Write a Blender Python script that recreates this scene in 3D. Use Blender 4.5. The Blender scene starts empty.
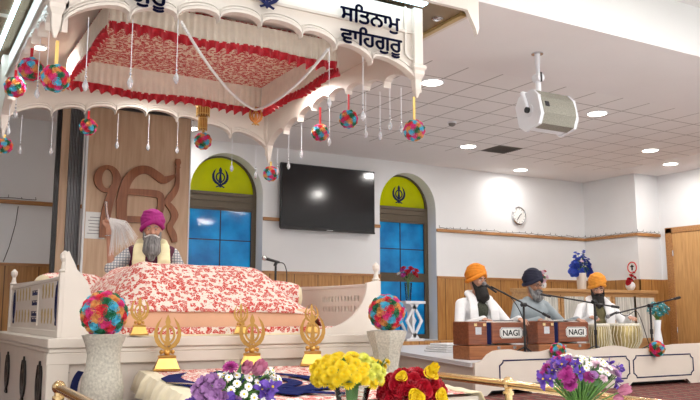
import bpy, bmesh, math, random
from mathutils import Vector as V, Matrix, noise
from mathutils.geometry import tessellate_polygon
random.seed(7)
PI=math.pi
SC=bpy.context.scene; COL=SC.collection
ORG={}
R=math.radians
# ------------------------------------------------------------------ materials
def newmat(name):
    m=bpy.data.materials.new(name); m.use_nodes=True
    nt=m.node_tree; return m,nt,nt.nodes['Principled BSDF']
def rgba(c): return (c[0],c[1],c[2],1)
def mat(name,c,rough=.5,metal=0,var=.06,scale=30,bump=0,spec=None,sheen=0,aniso=None):
    m,nt,b=newmat(name); N=nt.nodes; L=nt.links
    b.inputs['Roughness'].default_value=rough; b.inputs['Metallic'].default_value=metal
    if spec is not None: b.inputs['Specular IOR Level'].default_value=spec
    if sheen: b.inputs['Sheen Weight'].default_value=sheen
    tc=N.new('ShaderNodeTexCoord'); no=N.new('ShaderNodeTexNoise'); no.inputs['Scale'].default_value=scale
    no.inputs['Detail'].default_value=3
    L.new(tc.outputs['Object'],no.inputs['Vector'])
    if aniso:
        mp=N.new('ShaderNodeMapping'); mp.inputs['Scale'].default_value=aniso
        L.new(tc.outputs['Object'],mp.inputs['Vector']); L.new(mp.outputs[0],no.inputs['Vector'])
    r=N.new('ShaderNodeValToRGB')
    r.color_ramp.elements[0].position=.3; r.color_ramp.elements[1].position=.7
    r.color_ramp.elements[0].color=rgba([max(0,x*(1-var)) for x in c]); r.color_ramp.elements[1].color=rgba([min(1,x*(1+var)) for x in c])
    L.new(no.outputs['Fac'],r.inputs[0]); L.new(r.outputs[0],b.inputs['Base Color'])
    if bump:
        bp=N.new('ShaderNodeBump'); bp.inputs['Strength'].default_value=bump; bp.inputs['Distance'].default_value=.01
        L.new(no.outputs['Fac'],bp.inputs['Height']); L.new(bp.outputs[0],b.inputs['Normal'])
    return m
def emis(name,c,s):
    m,nt,b=newmat(name); b.inputs['Base Color'].default_value=rgba(c)
    b.inputs['Emission Color'].default_value=rgba(c); b.inputs['Emission Strength'].default_value=s; return m
def wood(name,c1,c2,rough=.4,axis='Z',scale=3,planks=None):
    m,nt,b=newmat(name); N=nt.nodes; L=nt.links
    tc=N.new('ShaderNodeTexCoord'); mp=N.new('ShaderNodeMapping')
    s=[14,14,14]; s['XYZ'.index(axis)]=1.2; mp.inputs['Scale'].default_value=s
    no=N.new('ShaderNodeTexNoise'); no.inputs['Scale'].default_value=scale; no.inputs['Detail'].default_value=5; no.inputs['Distortion'].default_value=.6
    r=N.new('ShaderNodeValToRGB'); r.color_ramp.elements[0].position=.35; r.color_ramp.elements[1].position=.68
    r.color_ramp.elements[0].color=rgba(c1); r.color_ramp.elements[1].color=rgba(c2)
    L.new(tc.outputs['Object'],mp.inputs[0]); L.new(mp.outputs[0],no.inputs['Vector']); L.new(no.outputs['Fac'],r.inputs[0])
    out=r.outputs[0]
    if planks:
        sx=N.new('ShaderNodeSeparateXYZ'); L.new(tc.outputs['Object'],sx.inputs[0])
        ma=N.new('ShaderNodeMath'); ma.operation='DIVIDE'; ma.inputs[1].default_value=planks[1]
        L.new(sx.outputs[planks[0]],ma.inputs[0])
        fr=N.new('ShaderNodeMath'); fr.operation='FRACT'; L.new(ma.outputs[0],fr.inputs[0])
        lt=N.new('ShaderNodeMath'); lt.operation='LESS_THAN'; lt.inputs[1].default_value=.035; L.new(fr.outputs[0],lt.inputs[0])
        mx=N.new('ShaderNodeMix'); mx.data_type='RGBA'; mx.inputs['B'].default_value=rgba([x*.35 for x in c1])
        L.new(lt.outputs[0],mx.inputs['Factor']); L.new(out,mx.inputs['A']); out=mx.outputs['Result']
    L.new(out,b.inputs['Base Color']); b.inputs['Roughness'].default_value=rough
    return m
def printed(name,base,red,dark,scale=20,thr=.42,rough=.85):
    m,nt,b=newmat(name); N=nt.nodes; L=nt.links
    tc=N.new('ShaderNodeTexCoord'); no=N.new('ShaderNodeTexNoise'); no.inputs['Scale'].default_value=scale*1.5; no.inputs['Detail'].default_value=2
    L.new(tc.outputs['Object'],no.inputs['Vector'])
    mm=N.new('ShaderNodeMixRGB') if False else N.new('ShaderNodeMix'); mm.data_type='RGBA'; mm.inputs['Factor'].default_value=.045
    L.new(tc.outputs['Object'],mm.inputs['A']); L.new(no.outputs['Color'],mm.inputs['B'])
    vo=N.new('ShaderNodeTexVoronoi'); vo.inputs['Scale'].default_value=scale; vo.inputs['Randomness'].default_value=.8
    L.new(mm.outputs['Result'],vo.inputs['Vector'])
    v2=N.new('ShaderNodeTexVoronoi'); v2.inputs['Scale'].default_value=scale*2.3; L.new(mm.outputs['Result'],v2.inputs['Vector'])
    r=N.new('ShaderNodeValToRGB'); cr=r.color_ramp; cr.interpolation='CONSTANT'
    cr.elements[0].position=0; cr.elements[0].color=rgba(base); cr.elements[1].position=.1; cr.elements[1].color=rgba(red)
    e=cr.elements.new(.24); e.color=rgba(base); e=cr.elements.new(.29); e.color=rgba(red); e=cr.elements.new(thr); e.color=rgba(base)
    L.new(vo.outputs['Distance'],r.inputs[0])
    lt=N.new('ShaderNodeMath'); lt.operation='LESS_THAN'; lt.inputs[1].default_value=.2; L.new(v2.outputs['Distance'],lt.inputs[0])
    mx=N.new('ShaderNodeMix'); mx.data_type='RGBA'; mx.inputs['B'].default_value=rgba(dark)
    L.new(lt.outputs[0],mx.inputs['Factor']); L.new(r.outputs[0],mx.inputs['A'])
    L.new(mx.outputs['Result'],b.inputs['Base Color']); b.inputs['Roughness'].default_value=rough
    return m
def tinted(name,c,film=0,scale=3):
    m,nt,b=newmat(name); N=nt.nodes; L=nt.links; N.remove(b)
    tr=N.new('ShaderNodeBsdfTransparent'); gl=N.new('ShaderNodeBsdfGlossy'); gl.inputs['Roughness'].default_value=.05
    no=N.new('ShaderNodeTexNoise'); no.inputs['Scale'].default_value=scale; no.inputs['Detail'].default_value=4; no.inputs['Roughness'].default_value=.6
    tc=N.new('ShaderNodeTexCoord'); L.new(tc.outputs['Object'],no.inputs['Vector'])
    r=N.new('ShaderNodeValToRGB'); r.color_ramp.elements[0].position=.35; r.color_ramp.elements[1].position=.7
    r.color_ramp.elements[0].color=rgba([x*(1-film) for x in c]); r.color_ramp.elements[1].color=rgba([min(1,x*(1+film)) for x in c])
    L.new(no.outputs['Fac'],r.inputs[0]); L.new(r.outputs[0],tr.inputs['Color'])
    mx=N.new('ShaderNodeMixShader'); fr=N.new('ShaderNodeFresnel'); fr.inputs[0].default_value=1.45
    L.new(fr.outputs[0],mx.inputs[0]); L.new(tr.outputs[0],mx.inputs[1]); L.new(gl.outputs[0],mx.inputs[2])
    L.new(mx.outputs[0],N['Material Output'].inputs[0]); return m
def film(name,c,fl,scale):
    m=tinted(name,c,fl,scale); N=m.node_tree.nodes; L=m.node_tree.links
    tr=[n for n in N if n.type=='BSDF_TRANSPARENT'][0]; mxo=[n for n in N if n.type=='MIX_SHADER'][0]
    tl=N.new('ShaderNodeBsdfTranslucent'); L.new(tr.inputs['Color'].links[0].from_socket,tl.inputs['Color'])
    mx=N.new('ShaderNodeMixShader'); mx.inputs[0].default_value=.8; L.new(tr.outputs[0],mx.inputs[1]); L.new(tl.outputs[0],mx.inputs[2]); L.new(mx.outputs[0],mxo.inputs[1]); return m
M={}
M['wall']=mat('wall_paint',(.79,.8,.81),.7,var=.015,scale=2)
M['plaster']=mat('ceiling_plaster',(.86,.83,.82),.8,var=.01,scale=2)
M['traypaint']=mat('tray_paint',(.8,.81,.8),.7,var=.01,scale=2)
M['trim']=wood('oak_trim',(.33,.15,.05),(.5,.25,.09),.35,'X')
M['dado']=wood('dado_panel_wood',(.36,.16,.045),(.52,.27,.085),.35,'Z',2,(0,.42))
M['dadoy']=wood('dado_side_wood',(.36,.16,.045),(.52,.27,.085),.35,'Z',2,(1,.42))
M['door']=wood('door_oak',(.52,.28,.1),(.66,.38,.15),.35,'Z',2)
M['board']=wood('board_beech',(.5,.32,.2),(.6,.41,.27),.45,'Z',1.5)
M['symbol']=wood('carved_symbol_wood',(.2,.06,.02),(.34,.12,.045),.4,'Z',2)
M['counter']=wood('cabinet_oak',(.46,.25,.1),(.6,.36,.16),.4,'X',2)
M['harm']=wood('harmonium_walnut',(.17,.045,.018),(.28,.085,.035),.28,'X',3)
M['harm2']=wood('harmonium_base_wood',(.26,.09,.035),(.38,.15,.06),.28,'X',3)
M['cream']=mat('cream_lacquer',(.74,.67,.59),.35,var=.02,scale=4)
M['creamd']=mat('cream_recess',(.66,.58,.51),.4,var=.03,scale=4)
M['canopy']=mat('canopy_cream',(.77,.7,.63),.4,var=.02,scale=4)
M['navy']=mat('navy_paint',(.01,.014,.075),.7,var=.1,spec=.2)
M['navycloth']=mat('navy_cloth',(.012,.018,.1),.95,var=.15,spec=.05)
M['black']=mat('black_plastic',(.012,.012,.014),.4,var=.1)
M['screen']=mat('tv_screen',(.006,.006,.008),.12,var=.02,spec=.6)
M['bronze']=mat('window_bronze',(.11,.085,.055),.4,metal=.3,var=.08)
M['dark']=mat('dark_metal',(.035,.033,.033),.4,metal=.5,var=.1)
M['greymetal']=mat('grey_blind',(.2,.2,.21),.4,metal=.4,var=.1)
M['steel']=mat('steel',(.6,.6,.62),.2,metal=1,var=.05)
M['gold']=mat('polished_gold',(.62,.37,.11),.33,metal=1,var=.05)
M['brass']=mat('brass_rail',(.85,.62,.32),.22,metal=1,var=.06)
M['goldpaint']=mat('gold_paint',(.62,.45,.2),.35,metal=.6,var=.1)
M['print']=printed('floral_print',(.88,.78,.7),(.6,.05,.035),(.72,.16,.1),27,.5)
M['printc']=printed('canopy_print',(.85,.7,.56),(.56,.03,.035),(.6,.05,.05),30,.52)
M['creamcloth']=mat('cream_cloth',(.85,.74,.5),.9,var=.06,scale=20,sheen=.3)
M['valance']=mat('ivory_satin',(.86,.78,.66),.55,var=.05,scale=15,sheen=.3)
M['red']=mat('red_ruffle',(.5,.006,.02),.5,var=.2,scale=40,sheen=.2)
M['peach']=mat('peach_cloth',(.78,.47,.3),.8,var=.06,scale=6)
M['white']=mat('white_cotton',(.87,.87,.88),.85,var=.03,scale=20,bump=.15)
M['whiteplastic']=mat('white_plastic',(.8,.82,.86),.35,var=.01)
M['stone']=mat('stone_vase',(.52,.49,.42),.6,var=.22,scale=70,bump=.2)
M['skinA']=mat('skin_light',(.52,.27,.18),.5,var=.06,scale=12)
M['skinB']=mat('skin_tan',(.42,.21,.13),.5,var=.06,scale=12)
M['lip']=mat('lip_skin',(.36,.12,.09),.5)
M['eyew']=mat('eye_white',(.75,.73,.7),.3); M['hairb']=mat('black_hair',(.012,.01,.009),.75,var=.4,scale=90,bump=.5,aniso=(1,1,.15))
M['hairg']=mat('grey_hair',(.2,.2,.2),.8,var=.55,scale=60,bump=.5,aniso=(1,1,.12))
M['hairw']=mat('white_hair',(.8,.8,.79),.7,var=.06,scale=60,aniso=(1,1,.1))
M['magenta']=mat('magenta_turban',(.36,.012,.2),.7,var=.15,scale=25,bump=.3)
M['saffron']=mat('saffron_turban',(.8,.26,.015),.75,var=.1,scale=25,bump=.3)
M['saffron2']=mat('saffron_gold_turban',(.78,.3,.03),.75,var=.1,scale=25,bump=.3)
M['navyt']=mat('navy_turban',(.01,.012,.035),.75,var=.15,scale=25,bump=.3)
M['maroon']=mat('maroon_vest',(.085,.008,.035),.75,var=.2)
M['olive']=mat('olive_vest',(.05,.055,.035),.8,var=.4,scale=45)
M['olive2']=mat('moss_vest',(.15,.13,.06),.8,var=.2,scale=45)
M['greyk']=mat('grey_kurta',(.32,.37,.4),.8,var=.06,scale=20,bump=.2)
M['lemon']=mat('lemon_scarf',(.86,.8,.5),.8,var=.05,scale=20,bump=.3)
def checks():
    m,nt,b=newmat('checked_shirt'); N=nt.nodes; L=nt.links
    tc=N.new('ShaderNodeTexCoord'); s=N.new('ShaderNodeSeparateXYZ'); L.new(tc.outputs['Object'],s.inputs[0])
    o=[]
    for a in (0,2):
        f=N.new('ShaderNodeMath'); f.operation='MULTIPLY'; f.inputs[1].default_value=38; L.new(s.outputs[a],f.inputs[0])
        g=N.new('ShaderNodeMath'); g.operation='FRACT'; L.new(f.outputs[0],g.inputs[0])
        h=N.new('ShaderNodeMath'); h.operation='LESS_THAN'; h.inputs[1].default_value=.3; L.new(g.outputs[0],h.inputs[0]); o.append(h)
    mx=N.new('ShaderNodeMath'); mx.operation='MAXIMUM'; L.new(o[0].outputs[0],mx.inputs[0]); L.new(o[1].outputs[0],mx.inputs[1])
    c=N.new('ShaderNodeMix'); c.data_type='RGBA'; c.inputs['A'].default_value=(.62,.62,.62,1); c.inputs['B'].default_value=(.2,.23,.27,1)
    L.new(mx.outputs[0],c.inputs['Factor']); L.new(c.outputs['Result'],b.inputs['Base Color']); b.inputs['Roughness'].default_value=.85; return m
M['check']=checks()
def gridmat(name,tile,off,c,line,lw,rough=.85):
    m,nt,b=newmat(name); N=nt.nodes; L=nt.links
    tc=N.new('ShaderNodeTexCoord'); s=N.new('ShaderNodeSeparateXYZ'); L.new(tc.outputs['Object'],s.inputs[0]); o=[]
    for a in (0,1):
        q=N.new('ShaderNodeMath'); q.operation='SUBTRACT'; q.inputs[1].default_value=off[a]; L.new(s.outputs[a],q.inputs[0])
        f=N.new('ShaderNodeMath'); f.operation='DIVIDE'; f.inputs[1].default_value=tile[a]; L.new(q.outputs[0],f.inputs[0])
        g=N.new('ShaderNodeMath'); g.operation='FRACT'; L.new(f.outputs[0],g.inputs[0])
        h=N.new('ShaderNodeMath'); h.operation='LESS_THAN'; h.inputs[1].default_value=lw/tile[a]; L.new(g.outputs[0],h.inputs[0]); o.append(h)
    mx=N.new('ShaderNodeMath'); mx.operation='MAXIMUM'; L.new(o[0].outputs[0],mx.inputs[0]); L.new(o[1].outputs[0],mx.inputs[1])
    cc=N.new('ShaderNodeMix'); cc.data_type='RGBA'; cc.inputs['A'].default_value=rgba(c); cc.inputs['B'].default_value=rgba(line)
    L.new(mx.outputs[0],cc.inputs['Factor']); L.new(cc.outputs['Result'],b.inputs['Base Color']); b.inputs['Roughness'].default_value=rough; return m
M['tiles']=gridmat('ceiling_tiles',(.48,.48),(8.09,9.32),(.87,.845,.83),(.42,.39,.37),.018)
def carpet():
    m,nt,b=newmat('patterned_carpet'); N=nt.nodes; L=nt.links
    tc=N.new('ShaderNodeTexCoord'); s=N.new('ShaderNodeSeparateXYZ'); L.new(tc.outputs['Object'],s.inputs[0])
    f=N.new('ShaderNodeMath'); f.operation='DIVIDE'; f.inputs[1].default_value=.16; L.new(s.outputs[0],f.inputs[0])
    g=N.new('ShaderNodeMath'); g.operation='FRACT'; L.new(f.outputs[0],g.inputs[0])
    r=N.new('ShaderNodeValToRGB'); r.color_ramp.interpolation='CONSTANT'
    r.color_ramp.elements[0].color=(.2,.035,.03,1); r.color_ramp.elements[1].position=.45; r.color_ramp.elements[1].color=(.045,.022,.02,1)
    e=r.color_ramp.elements.new(.8); e.color=(.42,.3,.2,1); e=r.color_ramp.elements.new(.9); e.color=(.045,.022,.02,1)
    L.new(g.outputs[0],r.inputs[0]); 
    f2=N.new('ShaderNodeMath'); f2.operation='DIVIDE'; f2.inputs[1].default_value=.3; L.new(s.outputs[1],f2.inputs[0])
    g2=N.new('ShaderNodeMath'); g2.operation='FRACT'; L.new(f2.outputs[0],g2.inputs[0])
    h=N.new('ShaderNodeMath'); h.operation='LESS_THAN'; h.inputs[1].default_value=.3; L.new(g2.outputs[0],h.inputs[0])
    mx=N.new('ShaderNodeMix'); mx.data_type='RGBA'; L.new(h.outputs[0],mx.inputs['Factor']); L.new(r.outputs[0],mx.inputs['A']); mx.inputs['B'].default_value=(.13,.03,.025,1)
    L.new(mx.outputs['Result'],b.inputs['Base Color']); b.inputs['Roughness'].default_value=.95; return m
M['carpet']=carpet()
M['blueglass']=film('blue_window_film',(.06,.58,.9),.28,2.2)
M['yellowglass']=film('yellow_green_film',(.85,.8,.008),.1,2)
def crystal():
    m,nt,b=newmat('crystal_glass'); b.inputs['Base Color'].default_value=(.95,.96,1,1); b.inputs['Roughness'].default_value=.05
    b.inputs['Transmission Weight'].default_value=.65; b.inputs['IOR'].default_value=1.5; return m
M['crystal']=crystal()
def amber():
    m,nt,b=newmat('amber_beads'); b.inputs['Base Color'].default_value=(.55,.27,.07,1); b.inputs['Roughness'].default_value=.15; b.inputs['Transmission Weight'].default_value=.35; return m
M['amber']=amber()
M['string']=mat('bead_string',(.82,.84,.9),.35,var=.05)
M['ribbonred']=mat('red_ribbon',(.55,.01,.02),.4); M['ribbongold']=mat('gold_ribbon',(.6,.4,.12),.35,metal=.5)
M['led']=emis('led_cool_white',(.6,.88,1),5); M['lamp']=emis('downlight_glow',(1,.95,.86),14)
M['greylens']=mat('vent_grey',(.2,.18,.165),.6)
M['leaf']=mat('leaf_green',(.04,.13,.03),.6,var=.35,scale=40); M['leafy']=mat('stem_green',(.12,.28,.05),.5,var=.3)
FC={'pink':(.8,.06,.28),'blue':(.12,.6,.85),'orange':(.88,.4,.13),'green':(.03,.22,.1),'crimson':(.82,.04,.08)}
for k,c in FC.items(): M['f_'+k]=mat('paper_'+k,c,.65,var=.25,scale=60)
M['f_yellow']=mat('petal_yellow',(.86,.62,.01),.6,var=.2,scale=30); M['f_lime']=mat('petal_lime',(.68,.68,.09),.6,var=.15,scale=30)
M['f_white']=mat('petal_white',(.85,.85,.84),.6,var=.04); M['f_red']=mat('petal_red',(.45,.004,.02),.5,var=.3,scale=40)
M['f_purple']=mat('petal_purple',(.12,.05,.38),.6,var=.3); M['f_mauve']=mat('petal_mauve',(.4,.2,.45),.6,var=.3); M['f_rose']=mat('petal_rose',(.62,.22,.35),.6,var=.2)
M['f_magenta']=mat('petal_magenta',(.4,.03,.25),.6,var=.3); M['f_teal']=mat('petal_teal',(.04,.3,.33),.6,var=.3); M['f_dblue']=mat('petal_blue',(.04,.09,.5),.6,var=.4)
M['f_palepink']=mat('petal_pale_pink',(.82,.6,.7),.6,var=.1)
M['glassv']=tinted('vase_glass',(.75,.82,.78),.05); M['lace']=mat('lace_curtain',(.62,.62,.57),.9,var=.25,scale=25,aniso=(1,1,.1))
M['tskin']=mat('drum_skin',(.78,.74,.64),.6,var=.05); M['strap']=mat('drum_strap',(.72,.66,.5),.6,var=.15); M['drum']=mat('drum_body',(.42,.33,.14),.3,metal=.6,var=.2,scale=12)
M['label']=mat('white_label',(.8,.8,.78),.5,var=.02); M['grille']=mat('speaker_grille',(.26,.25,.21),.6,var=.3,scale=160)
M['signred']=mat('sign_red',(.65,.02,.02),.5); M['ledribs']=mat('slab_panel_bronze',(.3,.22,.13),.2,metal=.55,var=.05,scale=3)
M['bark']=mat('bark',(.03,.025,.02),.9)

# ------------------------------------------------------------------ mesh builder
class MB:
    def __init__(s): s.v=[];s.f=[];s.m=[]
    def add(s,vs,fs,mi=0):
        o=len(s.v); s.v+=[V(v) for v in vs]; s.f+=[tuple(i+o for i in f) for f in fs]; s.m+=[mi]*len(fs); return s
    def box(s,x0,x1,y0,y1,z0,z1,mi=0):
        vs=[(x,y,z) for z in(z0,z1) for y in(y0,y1) for x in(x0,x1)]
        return s.add(vs,[(0,2,3,1),(4,5,7,6),(0,1,5,4),(2,6,7,3),(0,4,6,2),(1,3,7,5)],mi)
    def boxc(s,c,d,rot=None,mi=0):
        vs=[V((x*d[0]/2,y*d[1]/2,z*d[2]/2)) for z in(-1,1) for y in(-1,1) for x in(-1,1)]
        if rot is not None: vs=[rot@v for v in vs]
        return s.add([v+V(c) for v in vs],[(0,2,3,1),(4,5,7,6),(0,1,5,4),(2,6,7,3),(0,4,6,2),(1,3,7,5)],mi)
    def lathe(s,prof,c=(0,0,0),n=20,mi=0,rot=None,sq=(1,1),phase=0):
        vs=[]
        for r,z in prof:
            for k in range(n):
                a=2*PI*k/n+phase; p=V((r*math.cos(a)*sq[0],r*math.sin(a)*sq[1],z))
                if rot is not None: p=rot@p
                vs.append(p+V(c))
        fs=[]
        for j in range(len(prof)-1):
            for k in range(n): fs.append((j*n+k,j*n+(k+1)%n,(j+1)*n+(k+1)%n,(j+1)*n+k))
        fs.append(tuple(range(n-1,-1,-1))); fs.append(tuple((len(prof)-1)*n+k for k in range(n)))
        return s.add(vs,fs,mi)
    def cyl(s,p0,p1,r0,r1=None,n=12,mi=0):
        r1=r0 if r1 is None else r1; p0=V(p0);p1=V(p1); d=p1-p0
        q=V((0,0,1)).rotation_difference(d) if d.length>0 else None
        return s.lathe([(r0,0),(r1,d.length)],p0,n,mi,q.to_matrix() if q else None)
    def tube(s,pts,r,n=8,mi=0,closed=False):
        pts=[V(p) for p in pts]; vs=[]; m=len(pts); up=None
        for i,p in enumerate(pts):
            if closed: t=pts[(i+1)%m]-pts[(i-1)%m]
            else: t=pts[min(i+1,m-1)]-pts[max(i-1,0)]
            t.normalize()
            if up is None:
                up=t.orthogonal()
            up=(up-t*up.dot(t)).normalized(); w=t.cross(up); rr=r[i] if isinstance(r,(list,tuple)) else r
            for k in range(n):
                a=2*PI*k/n; vs.append(p+up*(rr*math.cos(a))+w*(rr*math.sin(a)))
        fs=[]
        for i in range(m if closed else m-1):
            j=(i+1)%m
            for k in range(n): fs.append((i*n+k,i*n+(k+1)%n,j*n+(k+1)%n,j*n+k))
        if not closed: fs.append(tuple(range(n-1,-1,-1))); fs.append(tuple((m-1)*n+k for k in range(n)))
        return s.add(vs,fs,mi)
    def sphere(s,c,r,nu=14,nv=9,mi=0,rot=None):
        if not isinstance(r,(list,tuple)): r=(r,r,r)
        prof=[(max(1e-4,math.sin(PI*j/nv)),-math.cos(PI*j/nv)) for j in range(nv+1)]
        vs=[];
        for a,z in prof:
            for k in range(nu):
                p=V((r[0]*a*math.cos(2*PI*k/nu),r[1]*a*math.sin(2*PI*k/nu),r[2]*z))
                if rot is not None: p=rot@p
                vs.append(p+V(c))
        fs=[(j*nu+k,j*nu+(k+1)%nu,(j+1)*nu+(k+1)%nu,(j+1)*nu+k) for j in range(nv) for k in range(nu)]
        return s.add(vs,fs,mi)
    def cap(s,p0,r0,p1,r1,n=12):
        p0=V(p0);p1=V(p1);d=p1-p0;L=max(d.length,1e-5); q=V((0,0,1)).rotation_difference(d).to_matrix()
        prof=[(max(1e-4,r0*math.sin(a)),-r0*math.cos(a)) for a in(0,.4,.8,1.2)]+[(r0,0),(r1,L)]+[(max(1e-4,r1*math.cos(a)),L+r1*math.sin(a)) for a in(.4,.8,1.2,PI/2)]
        return s.lathe(prof,p0,n,0,q)
    def prism(s,loops,fn,th,mi=0):
        """loops: [outer, holes...] 2D; fn(u,v,w)->3D; extruded w from 0 to th"""
        pts=[[V((p[0],p[1],0)) for p in l] for l in loops]; tris=tessellate_polygon(pts); flat=[p for l in pts for p in l]; n=len(flat)
        vs=[fn(p.x,p.y,0) for p in flat]+[fn(p.x,p.y,th) for p in flat]
        fs=[tuple(t) for t in tris]+[tuple(i+n for i in reversed(t)) for t in tris]; o=0
        for l in pts:
            m=len(l)
            for i in range(m): fs.append((o+i,o+(i+1)%m,o+(i+1)%m+n,o+i+n))
            o+=m
        return s.add(vs,fs,mi)
    def build(s,name,mats,parent=None,smooth=False,bevel=0,world=True,recalc=True,seg=1):
        if not isinstance(mats,(list,tuple)): mats=[mats]
        off=V((0,0,0))
        if parent is not None and world: off=ORG.get(parent.name,V((0,0,0)))
        me=bpy.data.meshes.new(name); me.from_pydata([tuple(v-off) for v in s.v],[],s.f)
        me.polygons.foreach_set('material_index',s.m)
        for m in mats: me.materials.append(m)
        if recalc or bevel:
            bm=bmesh.new(); bm.from_mesh(me)
            if bevel:
                bmesh.ops.remove_doubles(bm,verts=bm.verts,dist=1e-5)
                es=[e for e in bm.edges if len(e.link_faces)==2 and e.calc_face_angle(0)>.6]
                bmesh.ops.bevel(bm,geom=es,offset=bevel,segments=seg,affect='EDGES',profile=.6,clamp_overlap=True)
            bmesh.ops.recalc_face_normals(bm,faces=bm.faces); bm.to_mesh(me); bm.free()
        if smooth:
            me.polygons.foreach_set('use_smooth',[True]*len(me.polygons))
            try: me.set_sharp_from_angle(angle=R(smooth if smooth is not True else 50))
            except Exception: pass
        me.update(); o=bpy.data.objects.new(name,me); COL.objects.link(o)
        if parent is not None: o.parent=parent; ORG[o.name]=off
        return o
def tag(o,label,cat,group=None,kind=None):
    if label: o['label']=label
    if cat: o['category']=cat
    if group: o['group']=group
    if kind: o['kind']=kind
    return o
def thing(name,loc,label,cat,group=None,rz=0):
    o=bpy.data.objects.new(name,None); COL.objects.link(o); o.location=loc; o.rotation_euler=(0,0,rz); ORG[o.name]=V(loc)
    o.empty_display_size=.1; return tag(o,label,cat,group)
def struct(o): o['kind']='structure'; return o
def copy_tree(o,parent=None):
    c=o.copy(); COL.objects.link(c); c.parent=parent
    for ch in list(o.children): copy_tree(ch,c)
    return c
def blob(name,fill,m,parent,voxel=.008,smooth=3,local=True):
    """union of solid shapes fused into one continuous surface"""
    b=MB(); fill(b)
    o=b.build(name,m,None)
    md=o.modifiers.new('r','REMESH'); md.mode='VOXEL'; md.voxel_size=voxel; md.use_smooth_shade=True
    if smooth: s=o.modifiers.new('s','SMOOTH'); s.iterations=smooth; s.factor=.5
    dg=bpy.context.evaluated_depsgraph_get(); me=bpy.data.meshes.new_from_object(o.evaluated_get(dg)); me.name=name
    old=o.data; o.modifiers.clear(); o.data=me; bpy.data.meshes.remove(old)
    if not me.materials: me.materials.append(m)
    me.polygons.foreach_set('use_smooth',[True]*len(me.polygons))
    o.parent=parent; return o
def text_mesh(name,body,size,m,parent,fn,extrude=.002,align='LEFT',spacing=1,bold=0):
    c=bpy.data.curves.new(name,'FONT'); c.body=body; c.size=size; c.extrude=extrude; c.align_x=align; c.space_character=spacing
    t=bpy.data.objects.new(name,c); COL.objects.link(t); dg=bpy.context.evaluated_depsgraph_get()
    me=bpy.data.meshes.new_from_object(t.evaluated_get(dg)); bpy.data.objects.remove(t)
    off=ORG.get(parent.name,V((0,0,0)))
    if bold:
        bm=bmesh.new(); bm.from_mesh(me); base=bm.faces[:]
        for dx,dy in((bold,0),(-bold,0),(0,bold),(0,-bold)):
            g=bmesh.ops.duplicate(bm,geom=base); bmesh.ops.translate(bm,vec=(dx,dy,.0),verts=[e for e in g['geom'] if isinstance(e,bmesh.types.BMVert)])
        bm.to_mesh(me); bm.free()
    for v in me.vertices: v.co=V(fn(*v.co))-off
    me.materials.clear(); me.materials.append(m); o=bpy.data.objects.new(name,me); COL.objects.link(o); o.parent=parent; return o

# khanda emblem, unit height, centred on (0,0)
def khanda_loops():
    L=[]
    ring=[[(.24*math.cos(a),.02+.24*math.sin(a)) for a in [2*PI*k/28 for k in range(28)]],[(.175*math.cos(a),.02+.175*math.sin(a)) for a in [2*PI*k/28 for k in range(28)]]]
    L.append(ring)
    half=[(0,.5),(.05,.42),(.085,.33),(.06,.26),(.04,.2),(.05,.05),(.075,-.1),(.05,-.17),(.03,-.2),(.11,-.215),(.11,-.25),(.03,-.26),(.03,-.36),(.06,-.41),(0,-.48)]
    L.append([half+[(-x,y) for x,y in reversed(half[1:-1])]])
    out=[];inn=[]
    for i in range(15):
        t=i/14; a=R(118)-t*R(205)   # outer arc
        out.append((.43*math.cos(PI-a)*.98,.02+.43*math.sin(a)*1.0)) if False else None
    def side(s):
        o=[(-.2,.42),(-.33,.3),(-.41,.14),(-.42,-.02),(-.37,-.16),(-.27,-.27),(-.13,-.34),(.0,-.39),(.13,-.45),(.2,-.47),(.23,-.42)]
        i=[(.16,-.4),(.06,-.34),(-.08,-.27),(-.2,-.17),(-.28,-.06),(-.31,.06),(-.3,.18),(-.26,.3)]
        return [[(x*s,y) for x,y in o+i]]
    L.append(side(1)); L.append(side(-1)); return L
KH=khanda_loops()
def khanda(b,fn,th,mi=0):
    for i,l in enumerate(KH): b.prism(l,(lambda u,v,w,i=i:fn(u,v,w+.0004*i)),th,mi)

# ================================================================== SETTING
CZ=3.45; YW=11.24; XR=11.9; YJ=9.96; XR2=12.53; YT=5.0; TZ=3.99
def arch(x0,x1,zb,zs,n=24):
    r=(x1-x0)/2;c=(x0+x1)/2
    return [(x0,zb),(x1,zb)]+[(c+r*math.cos(PI*k/n),zs+r*1.04*math.sin(PI*k/n)) for k in range(n+1)]
W=[(3.74,4.92),(7.07,8.24)]; ZB=.4; ZS=2.66
b=MB(); b.prism([[(-3,0),(XR,0),(XR,TZ),(-3,TZ)]]+[arch(x0,x1,ZB,ZS) for x0,x1 in W],lambda u,v,w:(u,YW+w,v),.34)
struct(b.build('wall_back',M['wall']))
b=MB(); b.box(XR,XR+.7,YJ,YW+.3,0,CZ); struct(b.build('wall_jog',M['wall']))
b=MB(); b.box(XR2,XR2+.2,-4,YJ,0,TZ); struct(b.build('wall_right',M['wall']))
b=MB(); b.box(-3.2,-3,-4,YW,0,TZ); struct(b.build('wall_left',M['wall']))
b=MB(); b.box(-3.2,XR2+.2,-4.2,-4,0,TZ); struct(b.build('wall_front',M['wall']))
b=MB(); b.box(-3.2,XR2+.2,-4.2,YW+.3,-.1,0); struct(b.build('floor',M['carpet']))
b=MB(); b.box(-3,XR2,6.48,10.12,CZ,CZ+.05); struct(b.build('ceiling',M['tiles'])).name='ceiling'
b=MB(); b.box(-3,XR2,YT,6.48,CZ-.0,CZ+.05); b.box(-3,XR2,10.12,YW,CZ,CZ+.05); b.box(11.37,XR2,6.48,10.12,CZ-.004,CZ+.046)
struct(b.build('trim_1',M['plaster']))['label']='plain plaster border around the tiled ceiling'
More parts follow.
